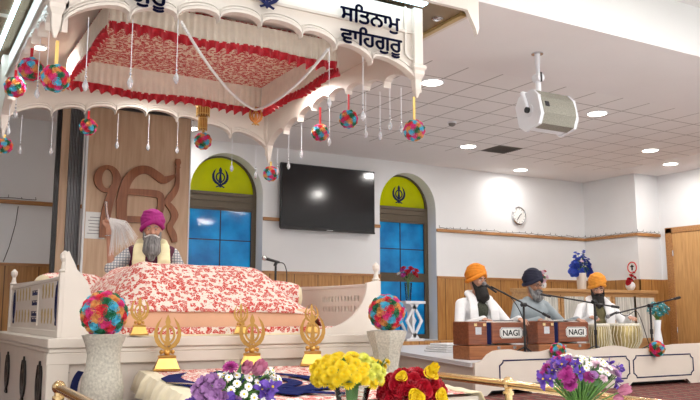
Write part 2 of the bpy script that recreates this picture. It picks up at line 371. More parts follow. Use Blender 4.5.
b=MB(); b.box(-3,XR2,YT,YT+.06,CZ+.05,TZ+.05); struct(b.build('trim_2',M['traypaint']))['label']='white upright face where the ceiling steps up'
M['tiles2']=gridmat('tray_ceiling_tiles',(.6,.6),(0,0),(.76,.74,.73),(.42,.39,.375),.016)
b=MB(); b.box(-3,XR2,-4,YT,TZ,TZ+.05); struct(b.build('ceiling_tray',M['tiles2'])).name='ceiling.001'
b=MB(); b.box(-2.9,12.3,-3.9,4.1,.001,.008); tag(b.build('bounce_sheet',M['white']),'wide white bounce sheet added over the carpet of the near hall, unseen','cloth')  # unseen reflector, added to throw light back up to the ceiling
b=MB(); b.box(-2.9,5.0,8.45,9.85,.001,.008); tag(b.build('bounce_sheet',M['white']),'white bounce sheet added over the carpet behind the dais, unseen','cloth')  # second added reflector, hidden behind the dais, brightens the far ceiling
# dado and rails
segs=[(-3,W[0][0]),(W[0][1],W[1][0]),(W[1][1],XR)]
b=MB()
for x0,x1 in segs: b.box(x0,x1,YW-.02,YW,0,1.45)
struct(b.build('trim_3',M['dado']))['label']='vertical wooden panelling along the back wall'
b=MB()
for x0,x1 in segs: b.box(x0,x1,YW-.035,YW,1.45,1.49)
struct(b.build('trim_4',M['trim']))
b=MB()
for x0,x1 in segs: b.box(x0,x1,YW-.035,YW,2.27,2.325)
struct(b.build('trim_5',M['trim'],bevel=.008))['label']='narrow wooden picture rail on the back wall'
b=MB(); b.box(XR-.02,XR,YJ-.02,YW-.04,0,1.47); b.box(XR2-.02,XR2,3,YJ-.03,0,1.47) ; struct(b.build('trim_6',M['dadoy']))
b=MB(); b.box(XR-.02,XR2,YJ-.02,YJ,0,1.47); struct(b.build('trim_7',M['dado']))
b=MB(); b.box(XR-.035,XR,YJ-.035,YW-.04,2.27,2.325); b.box(XR,XR2-.03,YJ-.035,YJ,2.27,2.325); struct(b.build('trim_8',M['trim']))
# garland of thin wire on the picture rail (twinkle string)
b=MB(); random.seed(3)
def wire(p0,p1,n):
    pts=[V(p0).lerp(V(p1),i/n)+V((0,random.uniform(-.01,.01),random.uniform(0,.025))) for i in range(n+1)]
    b.tube(pts,.004,5)
    for p in pts[::2]: b.cyl(p,p+V((random.uniform(-.02,.02),0,random.uniform(.02,.045))),.004,.003,5)
wire((8.3,YW-.02,2.33),(XR-.04,YW-.02,2.33),46); wire((XR-.02,YW-.04,2.33),(XR-.02,YJ-.02,2.33),20); wire((XR,YJ-.02,2.33),(XR2-.05,YJ-.02,2.33),10)
tag(b.build('string_light_wire',M['dark']),'thin dark wire of fairy lights lying along the right part of the picture rail','string lights')
b=MB(); wire((-1,YW-.02,2.33),(1.6,YW-.02,2.33),30)
tag(b.build('string_light_wire',M['dark']),'thin dark wire of fairy lights on the picture rail left of the folding partition','string lights')
# windows
for i,(x0,x1) in enumerate(W):
    YF=11.48; r=(x1-x0)/2;c=(x0+x1)/2; t=.085
    wroot=thing('window_%d'%(i+1),(c,YF,ZB),['arched window behind the wooden board with yellow top and blue panes','arched window right of the television with yellow top and blue panes'][i],None); struct(wroot)
    zt=2.42
    b=MB(); fn=lambda u,v,w:(u,YF+w,v)
    outer=arch(x0+.005,x1-.005,ZB+.005,ZS); hole=[[(x0+t,ZB+t),(x1-t,ZB+t),(x1-t,1.39),(x0+t,1.39)],[(x0+t,1.54),(x1-t,1.54),(x1-t,zt),(x0+t,zt)]]
    n=20;ri=r-t+.03; ha=[(c-ri*math.cos(PI*k/n),2.7+(ri*1.02-.0)*math.sin(PI*k/n)) for k in range(n+1)]
    b.prism([outer]+hole+[ha],fn,.07); b.build('window_frame',M['bronze'],wroot)
    b=MB(); b.box(x0+t,x1-t,YF-.02,YF-.001,2.45,2.49); b.box(x0+t,x1-t,YF-.02,YF-.001,2.56,2.6); b.box(x0+t,x1-t,YF-.02,YF-.001,2.65,2.69); b.build('transom',M['bronze'],wroot)
    b=MB(); b.box(x0+t,x1-t,YF+.03,YF+.04,ZB+t,1.39); b.build('lower_pane',M['blueglass'],wroot)
    b=MB(); b.box(x0+t,x1-t,YF+.03,YF+.04,1.54,zt); b.build('middle_pane',M['blueglass'],wroot)
    b=MB(); b.prism([ha],lambda u,v,w:(u,YF+.03+w,v),.01); b.build('arched_pane',M['yellowglass'],wroot)
    b=MB(); b.box(c-.008,c+.008,YF+.02,YF+.03,1.54,zt); b.box(x0+t,x1-t,YF+.02,YF+.03,1.95,1.966); b.box(c-.008,c+.008,YF+.02,YF+.03,ZB+t,1.39); b.build('glazing_bar',M['dark'],wroot)
    b=MB(); s=.34; zc=2.92 if i else 2.93; khanda(b,lambda u,v,w:(c-.02+u*s*.95,YF+.015+w,zc+v*s),.008); b.build('khanda_emblem',M['navy'],wroot)
# trees and hedge seen darkly through the panes
def tree(x,y,label):
    b=MB(); 
    def br(p,d,l,r,k):
        q=p+d*l; b.tube([p,p.lerp(q,.5)+V((random.uniform(-.05,.05),0,0)),q],[r,r*.85,r*.65],6)
        if k:
            for _ in range(3):
                dd=(d+V((random.uniform(-.9,.9),random.uniform(-.4,.4),random.uniform(-.1,.6)))).normalized(); br(q,dd,l*.72,r*.6,k-1)
    br(V((x,y,-.2)),V((.05,0,1)),1.5,.09,4)
    tag(b.build('bare_tree',M['bark'],smooth=True),label,'tree')
tree(4.9,13.6,'bare branching tree outside the window behind the board'); tree(9.6,13.8,'bare branching tree outside the window right of the television')
# door at right
d=thing('door_1',(XR2-.02,9.3,0),'light oak double door in a wooden frame in the right wall',None); struct(d)
b=MB(); b.box(XR2-.06,XR2-.02,9.66,9.80,0,2.42); b.box(XR2-.06,XR2-.02,7.3,9.8,2.32,2.42); b.build('door_frame',M['trim'],d,bevel=.006)
b=MB(); b.box(XR2-.045,XR2-.022,7.3,9.66,0.01,2.32); b.build('door_leaf',M['door'],d)
b=MB(); b.box(XR2-.05,XR2-.045,8.46,8.5,.01,2.32); b.build('door_gap',M['dark'],d)
b=MB()
for z in (.5,1.9): b.cyl((XR2-.06,9.655,z),(XR2-.06,9.655,z+.1),.012)
b.build('hinge',M['steel'],d)

# ceiling lights
def light(name,loc,size,power,color=(1,.96,.92),rot=(0,0,0),shape='DISK',sy=None,spread=None):
    l=bpy.data.lights.new(name,'AREA'); l.shape=shape; l.size=size; l.energy=power; l.color=color
    if sy: l.size_y=sy
    if spread: l.spread=spread
    o=bpy.data.objects.new(name,l); COL.objects.link(o); o.location=loc; o.rotation_euler=rot; return o
def downlight(x,y,z,label,r=.12,p=26,grp=None):
    t=thing('ceiling_downlight',(x,y,z),label,'light',grp)
    b=MB(); b.lathe([(r+.025,0),(r+.025,-.006),(r,-.012),(r,-.001)],(x,y,z),28); b.build('rim',M['whiteplastic'],t,smooth=True)
    b=MB(); b.lathe([(r*.98,-.003),(r*.95,-.014)],(x,y,z),28); b.build('diffuser',M['lamp'],t)
    o=light('downlight_lamp',(x,y,z-.02),r*1.7,p)
    return t
DL=[(5.19,7.11,'round downlight in the ceiling just right of the canopy corner'),(7.9,7.16,'round downlight in the tiles right of the hanging loudspeaker'),
(10.44,8.4,'round downlight in the tiles near the right jog of the wall'),(11.7,9.0,'rightmost round downlight on the plain plaster border'),
(7.71,9.63,'round downlight beside the dark ceiling vent'),(9.81,10.75,'round downlight on the plaster strip above the wall clock'),(3.51,10.66,'small round downlight above the wooden board, seen under the canopy')]
for x,y,l in DL: downlight(x,y,CZ,l,p=26 if y<10 else 16)
# added fill panels in the near hall ceiling, out of view
for k,(x,y) in enumerate([(1,.5),(5,.5),(9,.8),(1,-2.5),(5,-2.5),(9,-2.5),(9.5,3.4),(5.6,3.2),(-1.5,2.5)]):
    b=MB(); b.box(x-.3,x+.3,y-.3,y+.3,TZ-.02,TZ-.001); tag(b.build('fill_light_panel',M['lamp']),'square fill light added in the raised ceiling of the near hall, unseen','light','added fill lights in the raised ceiling')
    light('panel_fill',(x,y,TZ-.03),.58,70,(1,.98,.95),shape='SQUARE')
# vent and detector
t=thing('ceiling_vent',(8.33,9.56,CZ),'dark grey square air vent set in the ceiling tiles','vent')
b=MB(); b.box(8.1,8.57,9.33,9.79,CZ-.008,CZ-.001); b.build('vent_plate',M['greylens'],t)
b=MB()
for k in range(8): b.boxc((8.335,9.38+.052*k,CZ-.014),(.42,.03,.004),Matrix.Rotation(.4,3,'X'))
b.build('slat',M['greylens'],t)
t=thing('smoke_detector',(6.54,8.51,CZ),'small white dome smoke detector on the ceiling tiles','smoke detector')
b=MB(); b.lathe([(.06,0),(.06,-.02)],(6.54,8.51,CZ),20); b.build('base',M['whiteplastic'],t,smooth=True)
b=MB(); b.lathe([(.05,-.02),(.045,-.045),(.02,-.06),(.005,-.062)],(6.54,8.51,CZ),20); b.build('sensor_dome',M['greylens'],t,smooth=True)
# TV
t=thing('television',(6.03,YW-.1,2.16),'large black flat television on the back wall between the two arched windows','television')
b=MB(); b.box(5.17,6.9,YW-.12,YW-.07,2.16,3.2); b.build('casing',M['black'],t,bevel=.008)
b=MB(); b.box(5.19,6.88,YW-.124,YW-.118,2.2,3.18); b.build('screen',M['screen'],t)
b=MB(); b.box(5.17,6.9,YW-.128,YW-.1,2.145,2.175); b.build('lower_trim',M['dark'],t,bevel=.004)
b=MB(); b.box(5.7,6.4,YW-.07,YW-.001,2.5,2.9); b.build('wall_bracket',M['dark'],t)
b=MB(); b.box(5.98,6.1,YW-.13,YW-.1279,2.155,2.165); b.build('logo_strip',M['steel'],t)
# clock
t=thing('wall_clock',(10.16,YW,2.67),'round white wall clock with a pale rim above the musicians','clock')
rx=Matrix.Rotation(PI/2,3,'X')
b=MB(); b.lathe([(.175,0),(.175,.03),(.155,.045),(.145,.03),(.14,.03)],(10.16,YW,2.67),32,0,rx); b.build('rim',M['steel'],t,smooth=True)
b=MB(); b.lathe([(.15,.025),(.15,.03)],(10.16,YW-.002,2.67),32,0,rx); b.build('dial',M['label'],t)
b=MB()
for k in range(12):
    a=k*PI/6; b.boxc((10.16+.125*math.sin(a),YW-.035,2.67+.125*math.cos(a)),(.008,.003,.02),Matrix.Rotation(a,3,'Y'))
b.build('hour_mark',M['black'],t)
for nm,a,l in(('hour_hand',R(52),.07),('minute_hand',R(-145),.1)):
    b=MB(); b.boxc((10.16+l/2*math.sin(a),YW-.038,2.67+l/2*math.cos(a)),(.012,.003,l),Matrix.Rotation(a,3,'Y')); b.build(nm,M['black'],t)

# ================================================================== LEFT: board, partition
BY=9.96
t=thing('wooden_board',(2.6,BY,0),'tall light wood board carrying a large carved symbol behind the covered dais','board')
b=MB(); b.box(1.99,3.3,BY,BY+.06,0,3.4); b.build('panel',M['board'],t)
b=MB(); b.box(1.965,1.99,BY-.015,BY+.07,0,3.4); b.box(3.3,3.315,BY-.01,BY+.07,0,3.4); b.build('edge_strip',M['wall'],t)
b=MB(); b.box(1.9,3.4,BY-.04,BY+.08,3.4,3.448); b.build('track',M['dark'],t)
S={'A':[(2.325,2.4,.105),(2.293,2.298,.105),(2.269,2.21,.111),(2.242,2.067,.116),(2.229,1.925,.122),(2.229,1.757,.122)],
'B':[(3.138,2.64,.013),(2.967,2.541,.096),(2.877,2.578,.108),(2.763,2.644,.101),(2.655,2.646,.107),(2.557,2.59,.113),(2.481,2.485,.118),(2.439,2.338,.124),(2.424,2.164,.13),(2.44,1.994,.117),(2.49,1.85,.093)],
'C':[(2.495,2.353,.075),(2.681,2.356,.082),(2.885,2.343,.095),(2.923,2.272,.089),(2.921,2.17,.089),(2.881,2.05,.088),(2.862,1.947,.082)],
'D':[(2.467,2.002,.08),(2.723,2.006,.081),(2.875,1.986,.082)],
'E1':[(3.129,2.835,.052),(3.13,2.786,.077),(3.132,2.745,.045),(3.133,2.715,.065)],
'E':[(3.129,2.72,.045),(3.13,2.511,.055),(3.098,2.404,.077),(3.035,2.31,.089),(3.001,2.249,.07),(3.06,2.185,.083),(3.108,2.094,.096),(3.081,2.004,.07),(3.048,1.929,.083),(3.099,1.829,.089),(3.12,1.742,.064)]}
def stroke(b,pts,fn,th,sub=4):
    P=[]
    n=len(pts)
    for i in range(n-1):
        p0,p1,p2,p3=[pts[max(0,min(n-1,i+k))] for k in(-1,0,1,2)]
        for s in range(sub):
            t_=s/sub
            P.append(tuple(.5*((2*p1[j])+(-p0[j]+p2[j])*t_+(2*p0[j]-5*p1[j]+4*p2[j]-p3[j])*t_*t_+(-p0[j]+3*p1[j]-3*p2[j]+p3[j])*t_**3) for j in range(3)))
    P.append(pts[-1]); Lp=[];Rp=[]
    for i,p in enumerate(P):
        a=P[max(0,i-1)];c=P[min(len(P)-1,i+1)]; dx,dy=c[0]-a[0],c[1]-a[1]; l=math.hypot(dx,dy) or 1
        nx,ny=-dy/l,dx/l; w=p[2]/2; Lp.append((p[0]+nx*w,p[1]+ny*w)); Rp.append((p[0]-nx*w,p[1]-ny*w))
    n=len(P); vs=[fn(*q,0) for q in Lp]+[fn(*q,0) for q in Rp]+[fn(*q,th) for q in Lp]+[fn(*q,th) for q in Rp]; fs=[]
    for i in range(n-1):
        fs+=[(i,i+1,n+i+1,n+i),(2*n+i,3*n+i,3*n+i+1,2*n+i+1),(i,2*n+i,2*n+i+1,i+1),(n+i,n+i+1,3*n+i+1,3*n+i)]
    fs+=[(0,n,3*n,2*n),(n-1,3*n-1,4*n-1,2*n-1)]; b.add(vs,fs)
b=MB(); fn=lambda u,v,w:(u,BY-.001-w,v)
for i,(k,s) in enumerate(S.items()): stroke(b,s,fn,.045+.0007*i)
n=30; b.prism([[(2.237+.165*math.cos(2*PI*k/n),2.493+.175*math.sin(2*PI*k/n)) for k in range(n)],[(2.237+.068*math.cos(2*PI*k/n),2.493+.12*math.sin(2*PI*k/n)) for k in range(n)]],fn,.044)
b.build('ik_onkar_carving',M['symbol'],t)
t=thing('paper_notice',(2.11,BY,1.9),'white paper notice with printed lines pinned low on the wooden board','notice')
b=MB(); b.box(2.0,2.24,BY-.006,BY-.001,1.74,2.07); b.build('sheet',M['label'],t)
b=MB()
for k in range(6):
    w=random.uniform(.06,.1); b.box(2.12-w,2.12+w,BY-.008,BY-.0065,2.0-.04*k,2.008-.04*k)
b.build('printed_lines',M['greymetal'],t)
t=thing('folding_partition',(1.9,10.2,0),'stacked grey folding partition with ribbed edges beside the wooden board','partition')
b=MB()
for k in range(9): b.box(1.80+.0185*k,1.81+.0185*k,10.1+(.015 if k%2 else 0),10.24,.01,3.4)
b.build('partition_leaf',M['greymetal'],t); b=MB(); b.box(1.80,1.965,10.12,10.24,.01,3.39); b.build('core',M['dark'],t)
b=MB(); b.box(1.70,1.795,10.12,10.2,0,3.4); tag(b.build('partition_post',M['board']),'light wooden post at the left end of the folding partition','post')
b=MB(); b.box(1.645,1.695,10.12,10.18,0,3.4); tag(b.build('door_jamb',M['dark']),'slim black jamb left of the wooden partition post','post')
b=MB(); b.tube([(1.38,YW-.045,2.24),(1.36,YW-.045,2.0),(1.3,YW-.045,1.7),(1.24,YW-.045,1.5)],.005,6)
tag(b.build('wall_cable',M['dark']),'thin dark cable hanging on the white wall below the left picture rail','cable')

# ================================================================== CANOPY
CX0,CX1,CY0,CY1=.82,3.6,5.12,8.1; CT=3.3
can=thing('canopy',(2.2,6.6,2.5),'cream scalloped ceremonial canopy with carved arches hanging over the covered dais','canopy')
half=[(0,2.62),(.47/2.82,2.76),(.78/2.82,2.82),(1.09/2.82,2.87),(.5,2.9)]
cus=half[:4]+[(.5-.0,2.895)]+[(1-a,z) for a,z in reversed(half[:4])]
cus=[(0,2.6),(.155,2.755),(.27,2.82),(.38,2.865),(.5-.005,2.885),(.615,2.865),(.72,2.82),(.835,2.755),(1,2.6)]
def scallop(off=0,lo=0):
    out=[]
    for i in range(len(cus)-1):
        (a,za),(c,zc)=cus[i],cus[i+1]; n=10; h=.085 if 0<i<7 else .13
        for k in range(n+(1 if i==len(cus)-2 else 0)):
            t_=k/n; th=PI*t_; bulge=math.sin(th)**.72*h
            x=a+(c-a)*(.5-.5*math.cos(th)*1.0); out.append((x,za+(zc-za)*(.5-.5*math.cos(th))+bulge+off))
    return out
def frieze(p0,p1,nout,name):
    p0=V(p0);p1=V(p1);d=p1-p0;L=d.length;nn=V(nout)
    def F(u,v,w): q=p0+d*u+nn*w; return (q.x,q.y,v)
    b=MB(); pr=scallop(); b.prism([[(0,CT)]+pr+[(1,CT)]],F,-.04); b.build(name,M['canopy'],can)
    b=MB()
    for off,wd,th in((.0,.022,.03),(.03,.014,.018),(.055,.014,.012)):
        lo=scallop(off); hi=scallop(off+wd); m=len(lo)
        for i in range(m-1):
            vs=[F(*lo[i],0),F(*lo[i+1],0),F(*hi[i+1],0),F(*hi[i],0),F(*lo[i],th),F(*lo[i+1],th),F(*hi[i+1],th),F(*hi[i],th)]
            b.add(vs,[(4,5,6,7),(0,1,5,4),(3,7,6,2)]+([(0,4,7,3)] if i==0 else [])+([(1,2,6,5)] if i==m-2 else []))
    b.build('scalloped_moulding',M['canopy'],can)
frieze((CX0,CY0,0),(CX1,CY0,0),(0,-1,0),'front_frieze'); frieze((CX1,CY0,0),(CX1,CY1,0),(1,0,0),'right_frieze')
frieze((CX0,CY1,0),(CX1,CY1,0),(0,-1,0),'back_frieze'); frieze((CX0,CY0,0),(CX0,CY1,0),(-1,0,0),'left_frieze')
for x,y in((CX0,CY0),(CX1,CY0),(CX0,CY1),(CX1,CY1)):
    b=MB(); q=dict(n=4,phase=PI/4)
    if y==CY0: b.lathe([(.012,2.55),(.04,2.62),(.045,2.7),(.07,2.74),(.07,2.77),(.088,2.79),(.088,2.815),(.06,2.825),(.06,3.3)],(x-(.035 if x<2 else .02),y,0),**q)
    else: b.lathe([(.008,2.5),(.03,2.58),(.05,2.7),(.09,2.85),(.07,3.3)],(x,y-.02,0),**q)
    b.build('corner_capital',M['canopy'],can,bevel=.003)
# stepped side border ornaments on the front face
for x,s in((CX0+.1,1),(CX1-.1,-1)):
    b=MB()
    pts=[(x+.03*s,3.3),(x+.03*s,2.9),(x-.0*s,2.87),(x-.04*s,2.86)]
    b.tube([(p[0],CY0-.012,p[1]) for p in pts],.012,4); b.build('raised_border',M['canopy'],can)
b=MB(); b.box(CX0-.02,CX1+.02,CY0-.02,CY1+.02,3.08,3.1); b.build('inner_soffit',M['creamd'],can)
# text and emblem on the front
for x0 in(2.85,.93):
    for body,z in(('ਸਿਤਨਾਮੁ',3.065),('ਵਾਿਹਗੁਰੂ',2.885)):
        o=text_mesh('gurmukhi_lettering',body,.165,M['navy'],can,lambda x,y,z_,x0=x0,z=z:(x0+x*1.14,CY0-.045-z_,z+y),.003,bold=.0035)
        o['label']='navy Gurmukhi lettering'
b=MB(); khanda(b,lambda u,v,w:(2.23+u*.26,CY0-.042-w,3.155+v*.28),.008); b.build('khanda_emblem',M['navy'],can)['label']='navy khanda emblem'
# slab on top with LEDs
sl=thing('ceiling_slab',(2.3,6.6,3.33),'flat bronze and cream panel above the canopy with lit edges and a corner bracket','ceiling panel')
b=MB(); b.box(.3,4.06,4.98,8.5,3.335,3.43); b.build('panel',M['ledribs'],sl)
b=MB(); b.box(.26,4.1,4.94,4.98,3.32,3.44); b.box(4.06,4.1,4.98,8.5,3.32,3.44); b.box(.26,.3,4.98,8.5,3.32,3.44); b.build('edge_moulding',M['canopy'],sl)
b=MB(); b.prism([[(4.1,3.32),(3.98,3.32),(4.06,3.18),(4.08,3.12),(4.1,3.18)]],lambda u,v,w:(u,4.94+w,v),.04); b.build('corner_bracket',M['canopy'],sl)
b=MB(); b.box(4.0,4.05,5.05,8.45,3.31,3.334); b.build('bead_trim',M['goldpaint'],sl)
b=MB(); b.box(.95,3.62,5.0,5.07,3.315,3.333); b.build('led_strip',M['led'],sl)
b=MB(); b.box(.70,.735,5.1,8.4,3.315,3.333); b.build('led_strip',M['led'],sl)
b=MB(); b.box(3.72,3.74,5.3,6.4,3.325,3.334); b.build('led_strip',M['led'],sl)
for x,y in((3.9,5.25),(3.88,5.75)):
    b=MB(); b.lathe([(.05,3.334),(.05,3.325),(.035,3.32),(.03,3.33)],(x,y,0),20); b.build('spotlight',M['steel'],sl,smooth=True)
light('led_front_glow',(2.3,5.03,3.31),2.6,2.5,(.75,.92,1),shape='RECTANGLE',sy=.03)
light('led_left_glow',(.71,6.7,3.31),.03,8,(.7,.92,1),shape='RECTANGLE',sy=3.2)
b=MB()
for k in range(4): b.box(.3,.69,5.4+.0+.8*k,5.42+.8*k,3.31,3.334)
b.build('panel_rib',M['canopy'],sl)
# soffit lights
for x,y,l in((3.38,6.85,'bright downlight inside the canopy near its right back corner'),(.95,6.95,'bright downlight inside the canopy at its left side')):
    downlight(x,y,3.078,l,.05,16)
light('canopy_inner_fill',(2.2,7.6,3.06),.1,16)  # fill lamp added under the canopy, has no fixture
# inner fabric canopy
fx0,fx1,fy0,fy1=1.2,3.05,5.5,7.05; FZ=3.05
inn=thing('fabric_canopy',((fx0+fx1)/2,(fy0+fy1)/2,2.8),'printed cloth ceiling with pleated ivory valance and red ruffle inside the carved canopy','cloth canopy')
b=MB(); nx,ny=24,20
vs=[(fx0+(fx1-fx0)*i/nx,fy0+(fy1-fy0)*j/ny,FZ-.03*math.sin(PI*i/nx)*math.sin(PI*j/ny)) for j in range(ny+1) for i in range(nx+1)]
b.add(vs,[(j*(nx+1)+i,j*(nx+1)+i+1,(j+1)*(nx+1)+i+1,(j+1)*(nx+1)+i) for j in range(ny) for i in range(nx)]); b.add([(fx0,fy0,FZ+.012),(fx1,fy0,FZ+.012),(fx1,fy1,FZ+.012),(fx0,fy1,FZ+.012)],[(0,1,2,3)])
b.build('printed_ceiling_cloth',M['printc'],inn)
def valance(p0,p1,nout,zt,zb):
    p0=V(p0);p1=V(p1);d=p1-p0;nn=V(nout);L=d.length;n=int(L/.012); b=MB()
    rows=8; vs=[]
    for j in range(rows+1):
        t_=j/rows
        for i in range(n+1):
            s=i/n; ph=s*L/.055*2*PI+ .8*noise.noise(V((s*9,t_*2,p0.x))); am=.004+.011*t_
            sw=.02*t_*noise.noise(V((s*5,1,p0.y)))
            q=p0+d*s+nn*(am*math.sin(ph)+sw); vs.append((q.x,q.y,zt+(zb-zt)*t_+ (.012*math.sin(s*L*7)*t_)))
    f=[(j*(n+1)+i,j*(n+1)+i+1,(j+1)*(n+1)+i+1,(j+1)*(n+1)+i) for j in range(rows) for i in range(n)]
    b.add(vs,f); o=b.build('pleated_valance',M['valance'],inn,smooth=80,recalc=False)
    b=MB(); vs=[]; rows=4
    for j in range(rows+1):
        t_=j/rows
        for i in range(n+1):
            s=i/n; q=p0+d*s+nn*((.006+.03*t_)*math.sin(s*L/.085*2*PI+1.1*math.sin(s*L*9))+.012)
            vs.append((q.x,q.y,zb+.012-.075*t_+.012*math.sin(s*L*7)+.014*math.cos(s*L/.085*2*PI)*t_))
    f=[(j*(n+1)+i,j*(n+1)+i+1,(j+1)*(n+1)+i+1,(j+1)*(n+1)+i) for j in range(rows) for i in range(n)]
    b.add(vs,f); b.build('red_ruffle',M['red'],inn,smooth=80,recalc=False)
valance((fx0,fy1,0),(fx1,fy1,0),(0,-1,0),FZ,2.83); valance((fx0,fy0,0),(fx1,fy0,0),(0,-1,0),FZ,2.86)
valance((fx0,fy0,0),(fx0,fy1,0),(-1,0,0),FZ,2.83); valance((fx1,fy0,0),(fx1,fy1,0),(1,0,0),FZ,2.83)
b=MB(); khanda(b,lambda u,v,w:(2.97+u*.17,7.0-w,2.74+v*.2),.012); tag(b.build('khanda_ornament',M['gold']),'small gold khanda ornament hanging at the back corner of the cloth canopy','ornament')
# bead garlands
def garland(p0,p1,sag,label):
    p0=V(p0);p1=V(p1); b=MB(); n=70
    for i in range(n+1):
        t_=i/n; q=p0.lerp(p1,t_); q.z-=sag*4*t_*(1-t_); b.sphere(q,.0135,6,4)
    tag(b.build('bead_garland',M['f_white'],smooth=True),label,'garland')
garland((1.62,5.16,2.83),(2.95,6.98,2.8),.1,'white bead garland swagged from the left front arches to the gold ornament')
garland((2.97,6.98,2.8),(2.78,5.16,2.83),.08,'white bead garland rising from the gold ornament to the right front arches')
# lantern
t=thing('hanging_lantern',(2.54,7.3,2.62),'amber glass bead lantern in three tiers hanging under the canopy','lantern')
c=(2.54,7.3,0)
b=MB(); b.cyl((2.54,7.3,3.0),(2.54,7.3,3.079),.004); b.build('hanger',M['ribbongold'],t)
for nm,z0,z1,r in(('upper_tier',2.87,3.0,.082),('middle_tier',2.76,2.865,.062),('lower_tier',2.62,2.755,.04)):
    b=MB(); b.lathe([(r,z0),(r,z1-.02),(r*.75,z1),(r*.3,z1+.005)],c,16); o=b.build(nm,M['amber'],t,smooth=40)
    b=MB(); b.lathe([(r+.004,z0+.005),(r+.004,z0+.012)],c,16); b.lathe([(r+.004,z1-.03),(r+.004,z1-.022)],c,16)
    for k in range(16):
        a=2*PI*k/16; b.cyl((c[0]+r*1.03*math.cos(a),c[1]+r*1.03*math.sin(a),z0-.015),(c[0]+r*1.03*math.cos(a),c[1]+r*1.03*math.sin(a),z1-.02),.004,n=5)
    b.build('bead_fringe',M['ribbongold'],o)
    ORG[o.name]=ORG[t.name]

# ------------------------------------------------------------------ roses, balls, crystals
def rose_mesh(mat_,R0=1.0):
    """nested ruffled petal rings that rise to a spiral heart"""
    b=MB(); n=16
    for lay,(r0,r1,z0,z1,f) in enumerate([(.72,1.04,.0,.42,3),(.52,.76,.05,.62,4),(.32,.5,.1,.76,3),(.12,.27,.2,.86,3)]):
        vs=[]
        for q,(u,zz) in enumerate(((0,0),(.55,.75),(1,1),(1.06,.86))):
            for k in range(n):
                a=2*PI*k/n+lay*.7; w=1+.13*math.sin(f*a+lay)*(q/3); rr=(r0+(r1-r0)*u)*w; vs.append((rr*math.cos(a),rr*math.sin(a),z0+(z1-z0)*zz+.06*math.cos(f*a)*(q/3)))
        b.add(vs,[(q*n+k,q*n+(k+1)%n,(q+1)*n+(k+1)%n,(q+1)*n+k) for q in range(3) for k in range(n)])
    b.sphere((0,0,.25),(.75,.75,.16),9,5)
    o=b.build('rose',mat_,None,smooth=70,recalc=False); me=o.data; bpy.data.objects.remove(o); return me
RM={k:rose_mesh(M['f_'+k]) for k in FC}
def fib(n):
    g=PI*(3-math.sqrt(5)); return [V((math.sqrt(1-(1-2*(i+.5)/n)**2)*math.cos(g*i),math.sqrt(1-(1-2*(i+.5)/n)**2)*math.sin(g*i),1-2*(i+.5)/n)) for i in range(n)]
def rose_ball(c,r,label,n=56,grp=None,seed=0,ribbon=None,ztop=None):
    c=V(c); t=thing('rose_ball',c,label,'flower ball',grp); rnd=random.Random(seed)
    b=MB(); b.sphere(c,r*.8,14,10); b.build('core',M['leaf'],t,smooth=True)
    rr=r*1.95/math.sqrt(n); ks=list(FC)
    D=fib(n); chosen=[]
    for i,d in enumerate(D):
        near=sorted(range(i),key=lambda j:-D[j].dot(d))[:4]; bad=[chosen[j] for j in near if D[j].dot(d)>1-7.5/n*1.6]
        w=[(sum(1 for q in bad if q==c_),chosen.count(c_)+rnd.random()*2,c_) for c_ in ks]; k=min(w)[2]; chosen.append(k)
        o=bpy.data.objects.new('rose',RM[k]); COL.objects.link(o); o.parent=t
        o.location=d*(r*.76); o.rotation_mode='QUATERNION'; o.rotation_quaternion=V((0,0,1)).rotation_difference(d)@__import__('mathutils').Quaternion((0,0,1),rnd.uniform(0,6)); o.scale=(rr*1.05,)*3
    if ribbon:
        b=MB(); b.boxc((c.x,c.y,(c.z+r*.8+ztop)/2),(.022,.004,ztop-c.z-r*.8)); b.build('ribbon',M[ribbon],t)
    return t
def hang_ball(px,label,c,r,rib,zt,n,seed): return rose_ball(c,r,label,n,None,seed,rib,zt)
rose_ball((.82,6.41,2.709),.094,'rose ball on a red ribbon at the left canopy side, next to a downlight',40,None,1,'ribbonred',2.88)
rose_ball((.80,7.18,2.76),.09,'rose ball at the left picture edge, leftmost of three hanging close together',40,None,2,'ribbonred',2.95)
rose_ball((.80,5.1,2.283),.09,'large hanging rose ball under the front left canopy corner on a gold ribbon',48,None,3,'ribbongold',2.53)
rose_ball((.84,8.1,2.42),.075,'rose ball half cut off by the left picture edge below the hanging crystals',32,None,4,'ribbongold',2.53)
rose_ball((1.60,8.05,2.687),.086,'hanging rose ball in front of the folding partition',36,None,5,'ribbonred',2.85)
rose_ball((2.547,7.3,2.50),.083,'hanging rose ball directly beneath the amber lantern',36,None,6,'ribbongold',2.62)
rose_ball((3.62,8.06,2.391),.085,'hanging rose ball under the rear right canopy corner left of the television',36,None,7,'ribbongold',2.53)
rose_ball((3.61,6.85,2.62),.086,'hanging rose ball on a red ribbon above the television, left one of two',38,None,8,'ribbonred',2.88)
rose_ball((3.61,6.28,2.634),.088,'hanging rose ball on a red ribbon right of its twin above the television',38,None,9,'ribbonred',2.93)
rose_ball((3.54,5.1,2.273),.088,'hanging rose ball under the front right canopy corner on a gold ribbon',48,None,10,'ribbongold',2.55)
